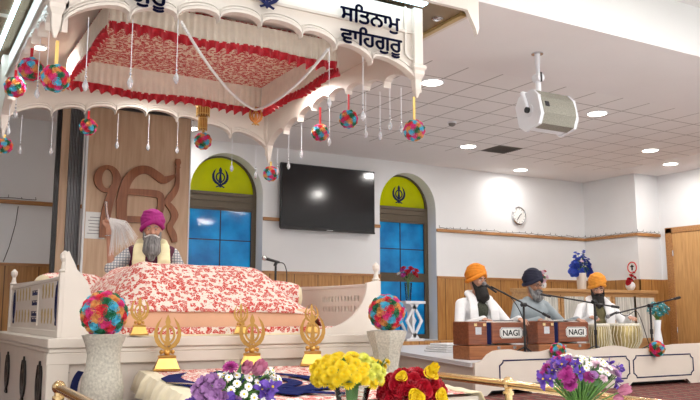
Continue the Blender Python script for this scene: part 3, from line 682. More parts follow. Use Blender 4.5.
# string crystals
def make_crystal():
    t=thing('hanging_crystal',(0,0,0),'','crystal drop')
    b=MB(); b.lathe([(.001,-.055),(.014,-.04),(.021,-.02),(.017,0),(.008,.02),(.002,.032)],(0,0,0),8); b.build('crystal_drop',M['crystal'],t,world=False,bevel=0)
    b=MB(); b.sphere((0,0,.045),.009,8,6); b.sphere((0,0,.075),.006,8,6); b.build('bead',M['crystal'],t,world=False,smooth=True)
    b=MB(); b.cyl((0,0,.03),(0,0,1),.0026,n=6); s=b.build('bead_string',M['string'],t,world=False)
    return t
cr0=make_crystal(); first=[True]; ORDN=['first','second','third','fourth','fifth','sixth','seventh','eighth']
def put_crystal(x,y,z,zt,label):
    o=cr0 if first[0] else copy_tree(cr0); first[0]=False; o.location=(x,y,z); o['label']=label; o['group']='crystal drops along the canopy edge'
    for c in o.children:
        if c.name.startswith('bead_string'): c.scale=(1,1,zt-z)
for i,(x,z,zt) in enumerate([(.983,2.275,2.72),(1.267,2.338,2.76),(1.576,2.413,2.82),(2.759,2.402,2.83),(3.058,2.34,2.8)]): put_crystal(x,5.095,z,zt,'clear crystal drop, %s from the left on the front edge of the canopy'%ORDN[i])
for i,(x,z,zt) in enumerate([(.98,2.398,2.73),(1.263,2.418,2.76),(1.9,2.549,2.87),(2.221,2.562,2.89),(2.533,2.564,2.87),(3.155,2.427,2.76),(3.442,2.375,2.68)]): put_crystal(x,8.075,z,zt,'clear crystal drop, %s from the left on the rear edge of the canopy'%ORDN[i])
for i,(y,z,zt) in enumerate([(7.901,2.4,2.66),(7.62,2.422,2.76),(7.308,2.488,2.82),(6.695,2.508,2.89),(6.0,2.446,2.83),(5.757,2.381,2.77),(5.594,2.437,2.76),(5.42,2.37,2.72)]): put_crystal(3.63,y,z,zt,'clear crystal drop, %s from the back on the right edge of the canopy'%ORDN[i])
for i,(y,z,zt) in enumerate([(7.75,2.506,2.75),(7.3,2.561,2.8),(6.07,2.443,2.85),(5.66,2.4,2.8)]): put_crystal(.83,y,z,zt,'clear crystal drop, %s from the back on the left edge of the canopy'%ORDN[i])
# ================================================================== DAIS
PX0,PX1,PY0,PY1,PZ=.86,3.45,5.22,8.2,.66
t=thing('dais',(2.15,6.7,0),'cream lacquered raised dais with panelled faces under the carved canopy','platform')
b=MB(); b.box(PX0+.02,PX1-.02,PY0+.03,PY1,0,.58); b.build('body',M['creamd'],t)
b=MB(); b.box(PX0,PX1,PY0,PY1+.02,.6,PZ); b.box(PX0+.01,PX1-.01,PY0+.012,PY1+.01,.57,.6); b.build('top_slab',M['cream'],t,bevel=.006)
b=MB()
for x0,x1 in((PX0,PX0+.14),(2.02,2.14),(PX1-.14,PX1)): b.box(x0+.004,x1-.004,PY0+.01,PY0+.03,0,.57)
b.box(PX0,PX1,PY0+.008,PY0+.028,0,.08); b.box(PX0,PX1,PY0+.008,PY0+.028,.5,.57)
b.box(PX0+.004,PX0+.02,PY0+.03,PY1,0,.06); b.box(PX0+.004,PX0+.02,PY0+.03,PY0+.15,0,.57)
b.build('panel_frame',M['cream'],t,bevel=.003)
for y in(5.55,6.25,7.15,7.8):
    b=MB(); khanda(b,lambda u,v,w,y=y:(PX0+.02-w,y+u*.26,.34+v*.34),.014); b.build('khanda_motif',M['dark'],t)
b=MB()
for s in(0,.09):
    n=14; o=[(1.01+s-.09*math.cos(a),.33+.15*math.sin(a)) for a in [R(-60)+R(120)*k/n for k in range(n+1)]]; i_=[(1.04+s-.075*math.cos(a),.33+.14*math.sin(a)) for a in [R(60)-R(120)*k/n for k in range(n+1)]]
    b.prism([o+i_],lambda u,v,w:(u,PY0+.029-w,v),.008)
b.build('crescent_motif',M['navy'],t)
# side rails
def rail(x,label,s):
    t=thing('dais_rail',(x,6.6,PZ),label,'railing','carved rails of the dais' if False else None)
    y0,y1=5.42,7.85
    def P(y): return lambda u,v,w:(x-.0125+w,u,v)
    b=MB(); outer=[(y0,PZ+.04),(y1,PZ+.04),(y1,1.09),(y0,1.05)]; holes=[]
    if s>0:
        for r_ in(0,1):
            for k in range(12):
                yy=5.68+.056*k; zz=.945-.085*r_ ; holes.append([(yy+.014*math.cos(a)*1.0,zz+.028*math.sin(a)) for a in [2*PI*q/8 for q in range(8)]])
    b.prism([outer]+holes,P(0),.025); b.build('side_panel',M['canopy'],t)
    if s>0: b=MB(); b.box(x+.0127,x+.018,5.6,6.4,.8,1.0); b.build('slot_backing',M['goldpaint'],t)
    if s<0:
        for row,z in((0,.975),(1,.80)):
            for yy in [5.72+.13*k for k in range(4)]+[6.75+.17*k for k in range(5)]:
                b=MB(); b.sphere((x-.014,yy,z),(.006,.028,.055),8,6); b.sphere((x-.014,yy,z-.01),(.008,.012,.03),8,6,1); b.build('lotus_inlay',[M['goldpaint'],M['canopy']],t)
        for yy in(5.53,7.6):
            b=MB(); khanda(b,lambda u,v,w,yy=yy:(x-.013-w,yy+u*.14,.88+v*.3),.006); b.build('khanda_motif',M['navy'],t)
        b=MB(); b.box(x-.02,x-.0126,6.3,6.58,.73,1.0); o=b.build('navy_plaque',M['canopy'],t)
        b=MB()
        for zz in(.955,.88,.8,.755):
            for k in range(4): b.box(x-.023,x-.0205,6.32+.062*k,6.36+.062*k,zz,zz+(.03 if k%2 else .022))
            b.box(x-.023,x-.0205,6.32,6.56,zz+.032,zz+.037)
        b.build('plaque_lettering',M['navy'],t)
    b=MB(); b.box(x-.025,x+.025,y0,y1,PZ,PZ+.045); b.box(x-.02,x+.02,y0,y1,1.035,1.06); b.build('bottom_rail',M['canopy'],t,bevel=.004)
    for y in(y0,y1):
        b=MB(); b.box(x-.028,x+.028,y-.028,y+.028,PZ,1.08); b.lathe([(.02,1.08),(.036,1.09),(.022,1.105),(.016,1.15),(.03,1.175),(.03,1.2),(.008,1.225)],(x,y,0),8); b.build('post',M['canopy'],t,bevel=.003)
    # front wing with concave curve
    b=MB(); d=1 if s<0 else -1; ww=.52; arc=[(x+d*(.1+(ww-.1)*math.sin(a)),1.06-(1.06-.7)*(1-math.cos(a))) for a in [PI/2*k/16 for k in range(17)]] if s<0 else [(x+d*(.1+(ww-.1)*(1-math.cos(a))),1.06-(1.06-.7)*math.sin(a)) for a in [PI/2*k/16 for k in range(17)]]
    if s<0: arc=[(x+d*(.06+.055*k),z) for k,z in((0,1.14),(.3,1.1),(.9,1.07),(1.6,1.02),(2,.95),(2.2,.85),(2.5,.75),(3.2,.7),(6,.68))]
    b.prism([[(x,PZ)]+([(x,1.08)] if s>0 else [(x,1.2),(x+.02,1.22),(x+.04,1.18)])+arc+[(x+d*ww,PZ)]],lambda u,v,w:(u,5.39+w,v),.03); b.build('curved_wing',M['canopy'],t,bevel=.003)
rail(.97,'carved cream rail with gold inlays and navy motifs at the dais left side',-1)
rail(3.37,'cream rail pierced with small slots at the right end of the dais',1)
# bed, cloths
t=thing('scripture_bed',(2.17,6.45,PZ),'low bed with a peach cloth skirt carrying the printed cloth mound','bed')
b=MB(); b.box(1.4,2.97,5.69,7.12,PZ+.002,.858); b.build('cloth_skirt',M['peach'],t,bevel=.03,seg=3,smooth=True)
def sst(a,c,x): x=max(0,min(1,(x-a)/(c-a))); return x*x*(3-2*x)
b=MB(); nx,ny=90,56; x0,x1,y0,y1=1.2,3.12,5.67,7.2; vs=[]
def mh(x,y):
    base=.685+.15*sst(1.25,1.42,x)*(1-sst(2.95,3.08,x))
    S_=sst(1.26,1.72,x)*(1-sst(2.6,3.06,x)); T_=sst(5.6,6.2,y)*(1-sst(6.95,7.2,y))
    h=base+(1.215-base)*(S_**.85)*(T_**.8)
    f=.02*noise.noise(V((x*3.2,y*2.1,.4)))+.012*math.sin(9*x+4*y+3*noise.noise(V((x*2,y*2,0))))*(1-T_*.6)
    return h+f*min(1,4*S_*T_+.15)
for j in range(ny+1):
    for i in range(nx+1):
        x=x0+(x1-x0)*i/nx;y=y0+(y1-y0)*j/ny
        ex=.02*noise.noise(V((x*4,0,0)))
        vs.append((x,y+ (ex if j<4 else 0),mh(x,y)-(.03 if j==0 else .008 if j==1 else 0)))
b.add(vs,[(j*(nx+1)+i,j*(nx+1)+i+1,(j+1)*(nx+1)+i+1,(j+1)*(nx+1)+i) for j in range(ny) for i in range(nx)])
o=b.build('printed_cloth_cover',M['print'],None,smooth=True,recalc=False)
sm=o.modifiers.new('t','SOLIDIFY'); sm.thickness=.008; sm.offset=-1
tag(o,'red and white floral cloth draped in a mound over the low bed','cloth')
b=MB(); b.box(1.12,3.12,5.5,5.685,PZ+.001,PZ+.06); b.box(1.1,3.14,5.46,5.5,PZ+.001,PZ+.012,1); tag(b.build('printed_floor_cloth',[M['print'],M['creamcloth']]),'flat red and white floral cloth with cream hem lying on the front of the dais','cloth')
def bolster(p0,p1,r,label):
    p0=V(p0);p1=V(p1); t=thing('bolster',(p0+p1)/2,label,'cushion'); b=MB(); n=10
    b.tube([p0.lerp(p1,k/n) for k in range(n+1)],[r*(.82+.18*math.sin(PI*min(1,max(0,k/n)))**.5) for k in range(n+1)],24); b.build('cover',M['print'],t,smooth=True)
    b=MB(); d=(p1-p0).normalized()
    for p,s in((p0,-1),(p1,1)): b=MB(); b.tube([p,p+d*.03*s,p+d*.045*s],[r*.82,r*.6,r*.1],20); b.build('end_piece',M['creamcloth'],t,smooth=True)
bolster((2.55,6.5,.84+.14),(3.1,6.3,.84+.14-.03),.15,'printed bolster with pale ends poking out at the right of the cloth mound')
bolster((1.15,7.4,1.02),(1.7,7.75,1.03),.17,'printed bolster behind the left rail of the dais')
b=MB(); b.box(1.06,1.8,7.1,7.95,PZ+.001,.85); tag(b.build('seat_cushion',M['print'],bevel=.04,seg=3,smooth=True),'printed square cushion beneath the bolster behind the left rail','cushion')
b=MB(); b.box(1.84,2.5,7.22,7.9,PZ+.001,.84); tag(b.build('seat_cushion',M['peach'],bevel=.03,seg=3,smooth=True),'peach cushion under the seated man in the magenta turban','cushion')
# front low table with printed cloth
TZ2=.45
tb=thing('low_table',(1.95,3.8,0),'low broad table in front of the dais under a printed cloth','table')
q=[(1.42,5.16),(2.93,5.16),(2.39,2.95),(1.07,2.95)]
b=MB(); b.prism([q],lambda u,v,w:(u,v,.37+w),.065); b.build('tabletop',M['cream'],tb)
for x,y in((1.5,5.05),(2.75,5.05),(2.3,3.05),(1.2,3.05)):
    b=MB(); b.box(x-.04,x+.04,y-.04,y+.04,0,.37); b.build('leg',M['cream'],tb)
tc=thing('printed_tablecloth',(1.95,3.8,TZ2),'red and white floral cloth with wide cream border spread over the low table','cloth')
def ed(t_,side):
    if side=='L': x=1.42+(.98-1.42)*t_
    else: x=2.93+(2.25-2.93)*t_
    return x
b=MB(); n=60; vs=[];fs=[]
cols=[-.16,-.06,0,.06,.075]
rows=[]
for j in range(n+1):
    y=5.17+(2.93-5.17)*j/n; tt=(5.17-y)/2.82; xl=ed(tt,'L'); xr=ed(tt,'R'); w1=.012*math.sin(j*.9)+.01*math.sin(j*.37)
    zz=TZ2+.002*math.sin(j*1.3)
    rows.append([(xl-.05+w1,y,TZ2-.12),(xl-.025+w1*.6,y,TZ2-.035),(xl,y,zz),(xl+.085,y,zz)]+[(xl+.085+(xr-xl-.17)*k/12,y,zz+.003*noise.noise(V((k,j*.5,0)))) for k in range(1,12)]+[(xr-.085,y,zz),(xr,y,zz),(xr+.025+w1*.6,y,TZ2-.035),(xr+.05+w1,y,TZ2-.12)])
m_=len(rows[0]); vs=[p for r_ in rows for p in r_]
for j in range(n):
    for i in range(m_-1): b_i=0 if 3<=i<m_-4 else 1; fs.append(((j*m_+i,j*m_+i+1,(j+1)*m_+i+1,(j+1)*m_+i),b_i))
bp=MB(); bp.add(vs,[f for f,k in fs if k==0]); o=bp.build('printed_field',M['print'],tc,smooth=True,recalc=False); 
bp=MB(); bp.add(vs,[f for f,k in fs if k==1]); o=bp.build('cream_border',M['creamcloth'],tc,smooth=True,recalc=False); s_=o.modifiers.new('s','SOLIDIFY'); s_.thickness=.004; s_.offset=-1
b=MB(); a=R(-14); ca,sa=math.cos(a),math.sin(a)
khanda(b,lambda u,v,w:(1.68+(u*ca-v*sa)*1.0,3.95+(u*sa+v*ca)*1.7,TZ2+.008+w),.004); b.build('khanda_applique',M['navycloth'],tc)['label']='large navy khanda emblem sewn on the cloth'
# curved swords
def sword(px,py,a,label):
    t=thing('curved_sword',(px,py,TZ2+.012),label,'sword',rz=a); ORG[t.name]=V((0,0,0))
    b=MB(); stroke(b,[(0,.42,.004),(.05,.3,.03),(.07,.15,.036),(.06,0,.034),(.03,-.12,.03)],lambda u,v,w:(u,v,w),.006); b.build('blade',M['steel'],t)
    b=MB(); b.tube([(.028,-.12,.006),(.01,-.2,.006),(-.02,-.25,.006)],.011,8); b.build('hilt',M['gold'],t); b=MB(); b.boxc((.028,-.12,.006),(.1,.012,.012)); b.build('guard',M['gold'],t)
sword(1.3,3.6,R(8),'left curved sword lying on the low table beside the purple bouquet'); sword(1.44,3.62,R(4),'right curved sword lying on the low table beside the purple bouquet')
# standing gold khandas
def make_khanda():
    t=thing('gold_khanda_stand',(0,0,0),'','ornament')
    b=MB(); q_=dict(n=4,phase=PI/4); b.lathe([(.118,0),(.118,.01),(.11,.014),(.074,.078),(.08,.084),(.08,.094),(.03,.098)],(0,0,0),**q_); b.build('pedestal',M['gold'],t,world=False)
    b=MB()
    for i,l in enumerate(KH): b.prism(l,lambda u,v,w,i=i:(u*.205,-.011+.002*i+w,.222+v*.26),.018-.0015*i)
    b.build('khanda_emblem',M['gold'],t,world=False,bevel=.0025)
    b=MB(); b.sphere((0,0,.112),.02,10,8); b.sphere((-.035,0,.118),.014,10,8); b.sphere((.035,0,.118),.014,10,8); b.build('ball_knob',M['gold'],t,world=False,smooth=True)
    return t
kg=make_khanda()
for i,(x,y,z,s,rz,l) in enumerate([(1.57,5.08,TZ2+.004,1,-.25,'gold khanda stand at the left end of the low table'),(2.16,5.08,TZ2+.004,1.02,-.38,'gold khanda stand in the middle of the low table back edge'),(2.62,5.07,TZ2+.004,1.05,-.45,'gold khanda stand at the right end of the low table behind the yellow flowers'),
    (1.46,5.36,PZ+.013,.72,-.2,'smaller gold khanda standing on the dais, left of three'),(2.19,5.36,PZ+.013,.62,-.3,'smaller gold khanda standing on the dais, middle of three'),(2.76,5.36,PZ+.013,.62,-.4,'smaller gold khanda standing on the dais, right of three')]):
    o=kg if i==0 else copy_tree(kg); o.location=(x,y,z); o.scale=(s,)*3; o.rotation_euler=(0,0,rz); o['label']=l; o['group']='gold khanda stands'
# vases with rose balls
def stone_vase(x,y,prof,label,**k):
    t=thing('stone_vase',(x,y,0),label,'vase'); b=MB(); b.lathe(prof,(x,y,0),**k); b.build('vase_body',M['stone'],t,smooth=30,bevel=0)
    b=MB(); r=prof[-1][0]; b.lathe([(r*.86,prof[-1][1]+.001),(r*.8,prof[-1][1]-.0+.006)],(x,y,0),**k); b.build('inner_rim',M['stone'],t)
stone_vase(1.1,4.78,[(.09,0),(.095,.02),(.085,.08),(.1,.2),(.118,.31),(.122,.38),(.112,.45),(.095,.53),(.092,.58),(.105,.635),(.126,.685),(.128,.69)],'speckled stone vase with flared rim at the left, below the large rose ball',n=32)
stone_vase(3.187,4.98,[(.1,0),(.1,.02),(.085,.3),(.088,.45),(.108,.56),(.145,.655),(.15,.69)],'tapering stone pedestal vase at the right end of the dais, below a rose ball',n=8,phase=PI/8)
rose_ball((1.093,4.78,.812),.142,'large rose ball resting on the left stone vase',70,None,20)
rose_ball((3.187,4.98,.825),.142,'large rose ball resting on the right stone vase',70,None,21)
# brass rails
def brass(name,pts,posts,label,low=None,ball=None):
    t=thing(name,pts[0],label,'railing'); b=MB(); b.tube(pts,.024,14); b.build('top_rail',M['brass'],t,smooth=True)
    if low: b=MB(); b.tube(low,.018,12); b.build('lower_rail',M['brass'],t,smooth=True)
    for p in posts:
        b=MB(); b.cyl((p[0],p[1],0),(p[0],p[1],.42),.022,n=14); b.lathe([(.07,0),(.07,.01),(.03,.03)],(p[0],p[1],0),18); b.lathe([(.03,.36),(.032,.37),(.03,.38)],(p[0],p[1],0),14); b.build('post',M['brass'],t,smooth=40)
        b=MB(); b.sphere((p[0],p[1],.425),.036,14,10); b.build('ball_joint',M['brass'],t,smooth=True)
brass('brass_railing',[(3.14,4.72,.42),(3.06,3.51,.42),(2.93,2.6,.42),(2.86,1.9,.42)],[(3.06,3.51),(2.87,1.95)],'polished brass railing with a lower rail right of the stone vase and red roses',[(3.14,4.72,.2),(3.06,3.51,.2),(2.93,2.6,.2),(2.86,1.9,.2)])
brass('brass_railing',[(.81,4.5,.42),(.79,3.8,.42),(.76,2.9,.42)],[(.81,4.5),(.76,2.95)],'polished brass railing with ball end at the lower left before the dais')

# ================================================================== STAGE
SZ=.33; SY=6.4
t=thing('stage',(7,8.8,0),'low white stage carrying the three seated musicians','stage')
poly=[(5.16,SY+.03),(8.72,SY+.03),(8.72,10.8),(6.35,10.8),(6.0,9.1)]
b=MB(); b.prism([poly],lambda u,v,w:(u,v,.05+w),.24); b.build('stage_body',M['cream'],t)
b=MB(); b.prism([[(5.12,SY+.035),(8.76,SY+.035),(8.76,10.82),(6.3,10.82),(5.96,9.1)]],lambda u,v,w:(u,v,.29+w),.04); b.build('stage_top',M['whiteplastic'],t,bevel=.004)
b=MB(); b.prism([[(5.3,SY+.2),(8.6,SY+.2),(8.6,10.7),(6.5,10.7),(6.15,9.1)]],lambda u,v,w:(u,v,w),.05); b.build('plinth',M['dark'],t)
b=MB(); b.box(5.9,11.85,10.83,11.2,0,.39); tag(b.build('wooden_ledge',M['dado'],bevel=.005),'low wooden ledge under the right arched window','ledge')
# carved front border
t=thing('stage_border',(7,SY,0),'cream front border of the musicians stage with scalloped top and navy outlined panels','panel')
top=[(5.14,.33),(5.2,.335),(5.26,.36),(5.32,.41),(5.4,.445),(5.5,.455),(5.62,.455),(5.72,.44),(5.84,.425),(6.05,.425),(6.15,.44),(6.24,.46),(6.33,.465),(6.42,.455),(6.55,.43),(6.75,.43),(6.9,.44),(7.05,.46),(7.18,.465),(7.3,.455),(7.42,.43),(7.6,.425),(7.8,.425),(7.95,.435),(8.08,.455),(8.2,.465),(8.4,.468),(8.72,.468)]
bot=[(8.72,0),(8.45,0),(8.38,.05),(7.42,.05),(7.35,0),(7.0,0),(6.95,.05),(6.4,.05),(6.33,0),(5.9,0),(5.85,.05),(5.35,.05),(5.28,0),(5.14,0)]
b=MB(); b.prism([top[::-1]+bot[::-1]],lambda u,v,w:(u,SY-.01+w,v),.035); b.build('border_board',M['cream'],t,bevel=.003)
def outline(x0,x1,z0,z1):
    c_=.045; pts=[(x0+c_,z0),(x1-c_,z0),(x1-c_,z0+.02),(x1-.012,z0+c_),(x1,z0+c_),(x1,z1-c_),(x1-.012,z1-c_),(x1-c_,z1-.02),(x1-c_,z1),(x0+c_,z1),(x0+c_,z1-.02),(x0+.012,z1-c_),(x0,z1-c_),(x0,z0+c_),(x0+.012,z0+c_),(x0+c_,z0+.02)]
    b=MB(); b.tube([(p[0],SY-.012,p[1]) for p in pts],.0075,5,closed=True); b.build('navy_outline',M['navy'],t)
outline(5.46,6.38,.1,.345); outline(6.46,7.38,.1,.345); outline(7.45,8.5,.1,.345)
b=MB(); b.box(8.66,8.75,SY-.03,SY+.04,0,.47); b.build('end_post',M['cream'],t,bevel=.004)
rose_ball((6.228,6.34,.43),.085,'small rose ball on the front border of the stage before the second harmonium',36,None,30)
rose_ball((7.80,6.34,.42),.092,'small rose ball on the front border of the stage below the right microphone stand',36,None,31)
# folded cloth on stage
b=MB()
for k in range(4):
    b.box(6.25+.02*k,6.95-.02*k,8.35+.02*k,8.85-.02*k,.331+.028*k,.357+.028*k)
o=b.build('folded_sheet',M['white'],None,bevel=.012,seg=3,smooth=True); tag(o,'folded white sheet lying on the stage left of the first harmonium player','cloth')
# harmoniums
def harmonium(x,y,rz,label):
    t=thing('harmonium',(x,y,SZ),label,'harmonium','harmoniums on the stage',rz); ORG[t.name]=V((0,0,0)); w=.39
    b=MB(); b.box(-w,w,-.16,.16,.0,.15); b.build('base_box',M['harm2'],t,bevel=.008)
    b=MB(); b.box(-w,-.14,-.15,.15,.155,.41); b.build('end_case',M['harm'],t,bevel=.008)
    b=MB(); b.box(-.07,w,-.14,.15,.17,.4); b.build('keyboard_case',M['harm'],t,bevel=.008)
    b=MB()
    for k in range(5): b.box(-.136+.0135*k,-.128+.0135*k,-.13,.13,.16,.4-.004*(k%2))
    b.box(-.13,-.075,-.12,.12,.165,.38); b.build('bellows',M['navy'],t)
    b=MB(); b.box(-.07,w,-.0,.14,.4,.412); b.build('white_keys',M['label'],t)
    b=MB()
    for k in range(14): b.box(-.05+.031*k,-.036+.031*k,.03,.12,.412,.42)
    b.build('black_keys',M['black'],t)
    b=MB(); pl=[(.06,.225),(.33,.225),(.34,.24),(.355,.25),(.355,.32),(.34,.33),(.33,.345),(.06,.345),(.05,.33),(.035,.32),(.035,.25),(.05,.24)]
    b.prism([pl],lambda u,v,w_:(u,-.142-w_,v),.004); b.build('name_plate',M['label'],t)
    b=MB(); b.tube([(p[0]*.94+.012,-.148,p[1]*.9+.028) for p in pl],.0025,4,closed=True); b.build('plate_border',M['black'],t)
    o=text_mesh('plate_lettering','NAGI',.115,M['black'],t,lambda a,c_,d:(.068+a*.86,-.149-d,.253+c_*.8),.0015,bold=.002)
    b=MB(); b.box(-.3,-.22,-.154,-.151,.27,.35); b.build('maker_label',M['steel'],t)
    b=MB()
    for xx in(-.3,-.18): b.box(xx-.02,xx+.02,-.157,-.151,.36,.39)
    b.build('latch',M['brass'],t)
    b=MB(); b.box(-.02,.02,-.166,-.161,.11,.14); b.box(.2,.24,-.166,-.161,.11,.14); b.build('clasp',M['steel'],t)
    return t
harmonium(5.83,6.98,R(-3),'dark reddish wood harmonium in front of the man with the long black beard')
harmonium(6.83,6.98,R(-3),'dark reddish wood harmonium in front of the man with the dark turban')
b=MB(); b.box(6.62,6.84,6.86,7.0,.745,.751); b.boxc((6.95,6.94,.752),(.22,.15,.006),Matrix.Rotation(.1,3,'Z')); tag(b.build('sheet_music',M['label']),'loose papers lying on top of the right harmonium','paper')
# tablas
def tabla(x,y,prof,label,n=28,tilt=0):
    t=thing('tabla_drum',(x,y,SZ),label,'drum',None); ORG[t.name]=V((0,0,0)); t.rotation_euler=(tilt,0,0)
    b=MB(); b.lathe([(p[0]*.6,0) if False else (.1,.0),(.125,.01),(.125,.04),(.1,.05)],(0,0,0),n); b.build('ring_cushion',M['f_crimson'],t,smooth=True)
    pr=[(r,z+.035) for r,z in prof]; b=MB(); b.lathe(pr,(0,0,0),n); b.build('drum_shell',M['drum'],t,smooth=True)
    R0,Z0=pr[-1]; b=MB(); b.lathe([(R0+.008,Z0-.03),(R0+.016,Z0-.015),(R0+.008,Z0)],(0,0,0),n); b.lathe([(R0,Z0),(R0-.005,Z0+.004)],(0,0,0),n); b.build('drum_skin',M['tskin'],t,smooth=True)
    b=MB(); b.lathe([(R0*.42,Z0+.004),(R0*.4,Z0+.008)],(0,0,0),20); b.build('black_spot',M['black'],t)
    b=MB()
    for k in range(n):
        a=2*PI*k/n; pts=[]
        for j,(r,z) in enumerate(pr[1:]): aa=a+(.05 if j%2 else 0)+.11*j/len(pr); pts.append(((r+.006)*math.cos(aa),(r+.006)*math.sin(aa),z))
        b.tube(pts,.0055,5)
    b.build('lacing_straps',M['strap'],t)
    return t
tabla(7.5,6.93,[(.09,0),(.125,.04),(.14,.12),(.138,.2),(.125,.28),(.115,.34)],'narrow upright tabla drum on the left with pale lacing, under the drummer right hand')
tabla(7.95,6.93,[(.07,0),(.14,.04),(.19,.12),(.205,.2),(.195,.28),(.175,.34)],'wide bowl shaped tabla drum on the right with pale lacing and golden shell')
# ================================================================== MICROPHONES
def mic(p,d,label,head='black'):
    p=V(p); d=V(d).normalized(); t=thing('microphone',p,label,'microphone'); b=MB()
    b.tube([p,p+d*.07,p+d*.15],[.016,.014,.011],12); b.build('handle',M['black'],t,smooth=True)
    b=MB(); b.sphere(p-d*.02,.026,12,9); b.build('grille',M['steel'] if head!='black' else M['greymetal'],t,smooth=True); return t
def stand(x,y,zj,boom0,boom1,label,zb=SZ):
    t=thing('microphone_stand',(x,y,zb),label,'stand'); b=MB(); b.cyl((x,y,zb+.03),(x,y,zj),.0125,n=10); b.cyl((x,y,zb+.25),(x,y,zb+.31),.019,n=12); b.build('pole',M['black'],t,smooth=True)
    b=MB(); b.tube([boom0,boom1],.0095,8); b.build('boom_arm',M['black'],t,smooth=True)
    d=(V(boom1)-V(boom0)).normalized(); b=MB(); b.tube([V(boom1)-d*.08,V(boom1)+d*.02],.017,10); b.build('counterweight',M['black'],t,smooth=True)
    b=MB(); b.cyl((x-.03,y,zj),(x+.03,y,zj),.024,n=12); b.build('clutch',M['black'],t,smooth=True)
    for k in range(3):
        a=k*2*PI/3+.5; b=MB(); b.cyl((x,y,zb+.13),(x+.26*math.cos(a),y+.26*math.sin(a),zb+.008),.008,n=8); b.build('leg',M['black'],t)
def cable(pts,label,mat_='black',r=.005):
    P=[V(p) for p in pts]; out=[]
    for i in range(len(P)-1):
        p0,p1,p2,p3=P[max(0,i-1)],P[i],P[i+1],P[min(len(P)-1,i+2)]
        for s in range(6):
            u=s/6; out.append(.5*((2*p1)+(-p0+p2)*u+(2*p0-5*p1+4*p2-p3)*u*u+(-p0+3*p1-3*p2+p3)*u**3))
    out.append(P[-1]); b=MB(); b.tube(out,r,6); tag(b.build('microphone_cable',M[mat_],smooth=True),label,'cable')
stand(6.15,6.76,.925,(5.77,6.86,1.125),(6.5,6.74,.795),'black microphone stand with slanting boom before the left harmonium')
mic((5.73,6.9,1.145),(.5,-.15,-.35),'microphone at the mouth of the man with the saffron turban and long beard')
stand(7.22,6.72,.965,(6.62,6.86,1.04),(7.56,6.68,.905),'black microphone stand with long boom between the harmonium and the drums')
mic((6.53,6.9,1.055),(.6,-.1,-.12),'microphone at the mouth of the man with glasses')
stand(8.18,6.71,.925,(7.6,6.74,.83),(8.7,6.69,1.03),'black microphone stand at the right, its boom reaching down to the drums')
mic((7.5,6.76,.8),(.6,.0,.2),'microphone pointing at the drum skins from the right stand')
mic((7.32,6.8,.8),(-.1,0,1),'small upright microphone between the two drums')
cable([(5.82,6.86,1.1),(6.0,6.82,1.02),(6.13,6.77,.8),(6.2,6.77,.5),(6.1,6.8,.345)],'thin cable from the left microphone down to the stage')
cable([(7.65,6.75,.85),(7.8,6.76,.8),(7.95,6.74,.86),(8.05,6.75,.75),(8.14,6.74,.5),(8.3,6.8,.345)],'thin cable looping below the right microphone boom')
t=thing('table_microphone_stand',(3.21,7.0,PZ),'slim black microphone stand on the dais right of the cloth mound','stand')
b=MB(); b.cyl((3.21,7.0,PZ+.02),(3.21,7.0,1.29),.011,n=10); b.build('pole',M['black'],t,smooth=True)
b=MB(); b.lathe([(.09,PZ+.001),(.09,PZ+.015),(.02,PZ+.025)],(3.21,7.0,0),20); b.build('base',M['black'],t,smooth=True)
mic((3.1,6.98,1.345),(.8,.1,-.16),'silver headed microphone over the right end of the cloth mound','silver')
b=MB(); b.tube([(3.2,7.0,1.28),(3.22,7.0,1.32)],.016,10); b.build('clip',M['black'],t)
cable([(3.24,7.0,1.315),(3.3,7.0,1.3),(3.33,7.0,1.2),(3.32,7.0,1.0),(3.3,7.05,.675)],'thin cable hanging from the silver headed microphone')
# ================================================================== PEOPLE
def hand_prims(b,w,d,n,k,side,curl=.5,fist=False):
    """w wrist, d pointing dir, n palm normal; side +1/-1 thumb side"""
    d=V(d).normalized(); n=V(n); n=(n-d*n.dot(d)).normalized(); s=d.cross(n)*side
    w=V(w); pc=w+d*.05*k
    b.cap(w,.021*k,w+d*.03*k,.024*k)
    for q in(-1,-.33,.33,1): b.cap(w+d*.02*k+s*.014*k*q,.013*k,w+d*.088*k+s*.03*k*q,.0105*k,8)
    for i,(q,l) in enumerate([(1,.9),(.33,1),(-.33,.95),(-1,.75)]):
        p=w+d*.088*k+s*.031*k*q; dd=d+s*.12*q; dd.normalize(); r=.0095*k; c=curl*(1.0 if not fist else 2.2)
        for seg,ln in enumerate((.036,.026,.02)):
            a=c*(.45 if seg==0 else .6); rotv=(dd*math.cos(a)+n*math.sin(a)).normalized(); n2=(n*math.cos(a)-dd*math.sin(a)).normalized()
            e=p+rotv*ln*k*l; b.cap(p,r,e,r*.9,8); p=e; dd=rotv; n=n2; r*=.92
        n=V(n); n=n-d*n.dot(d); n=n.normalized() if n.length>1e-4 else s.cross(d)*side
        n=s.cross(d)*(-1 if False else 1); n=n*side if (n*side).dot(V((0,0,-1)))>-2 else n
    tp=w+d*.025*k+s*.022*k; td=(d*.65+s*.75).normalized(); b.cap(tp,.013*k,tp+td*.035*k,.011*k,8); b.cap(tp+td*.035*k,.011*k,tp+td*.035*k+(d*.9+s*.15).normalized()*.03*k,.009*k,8)
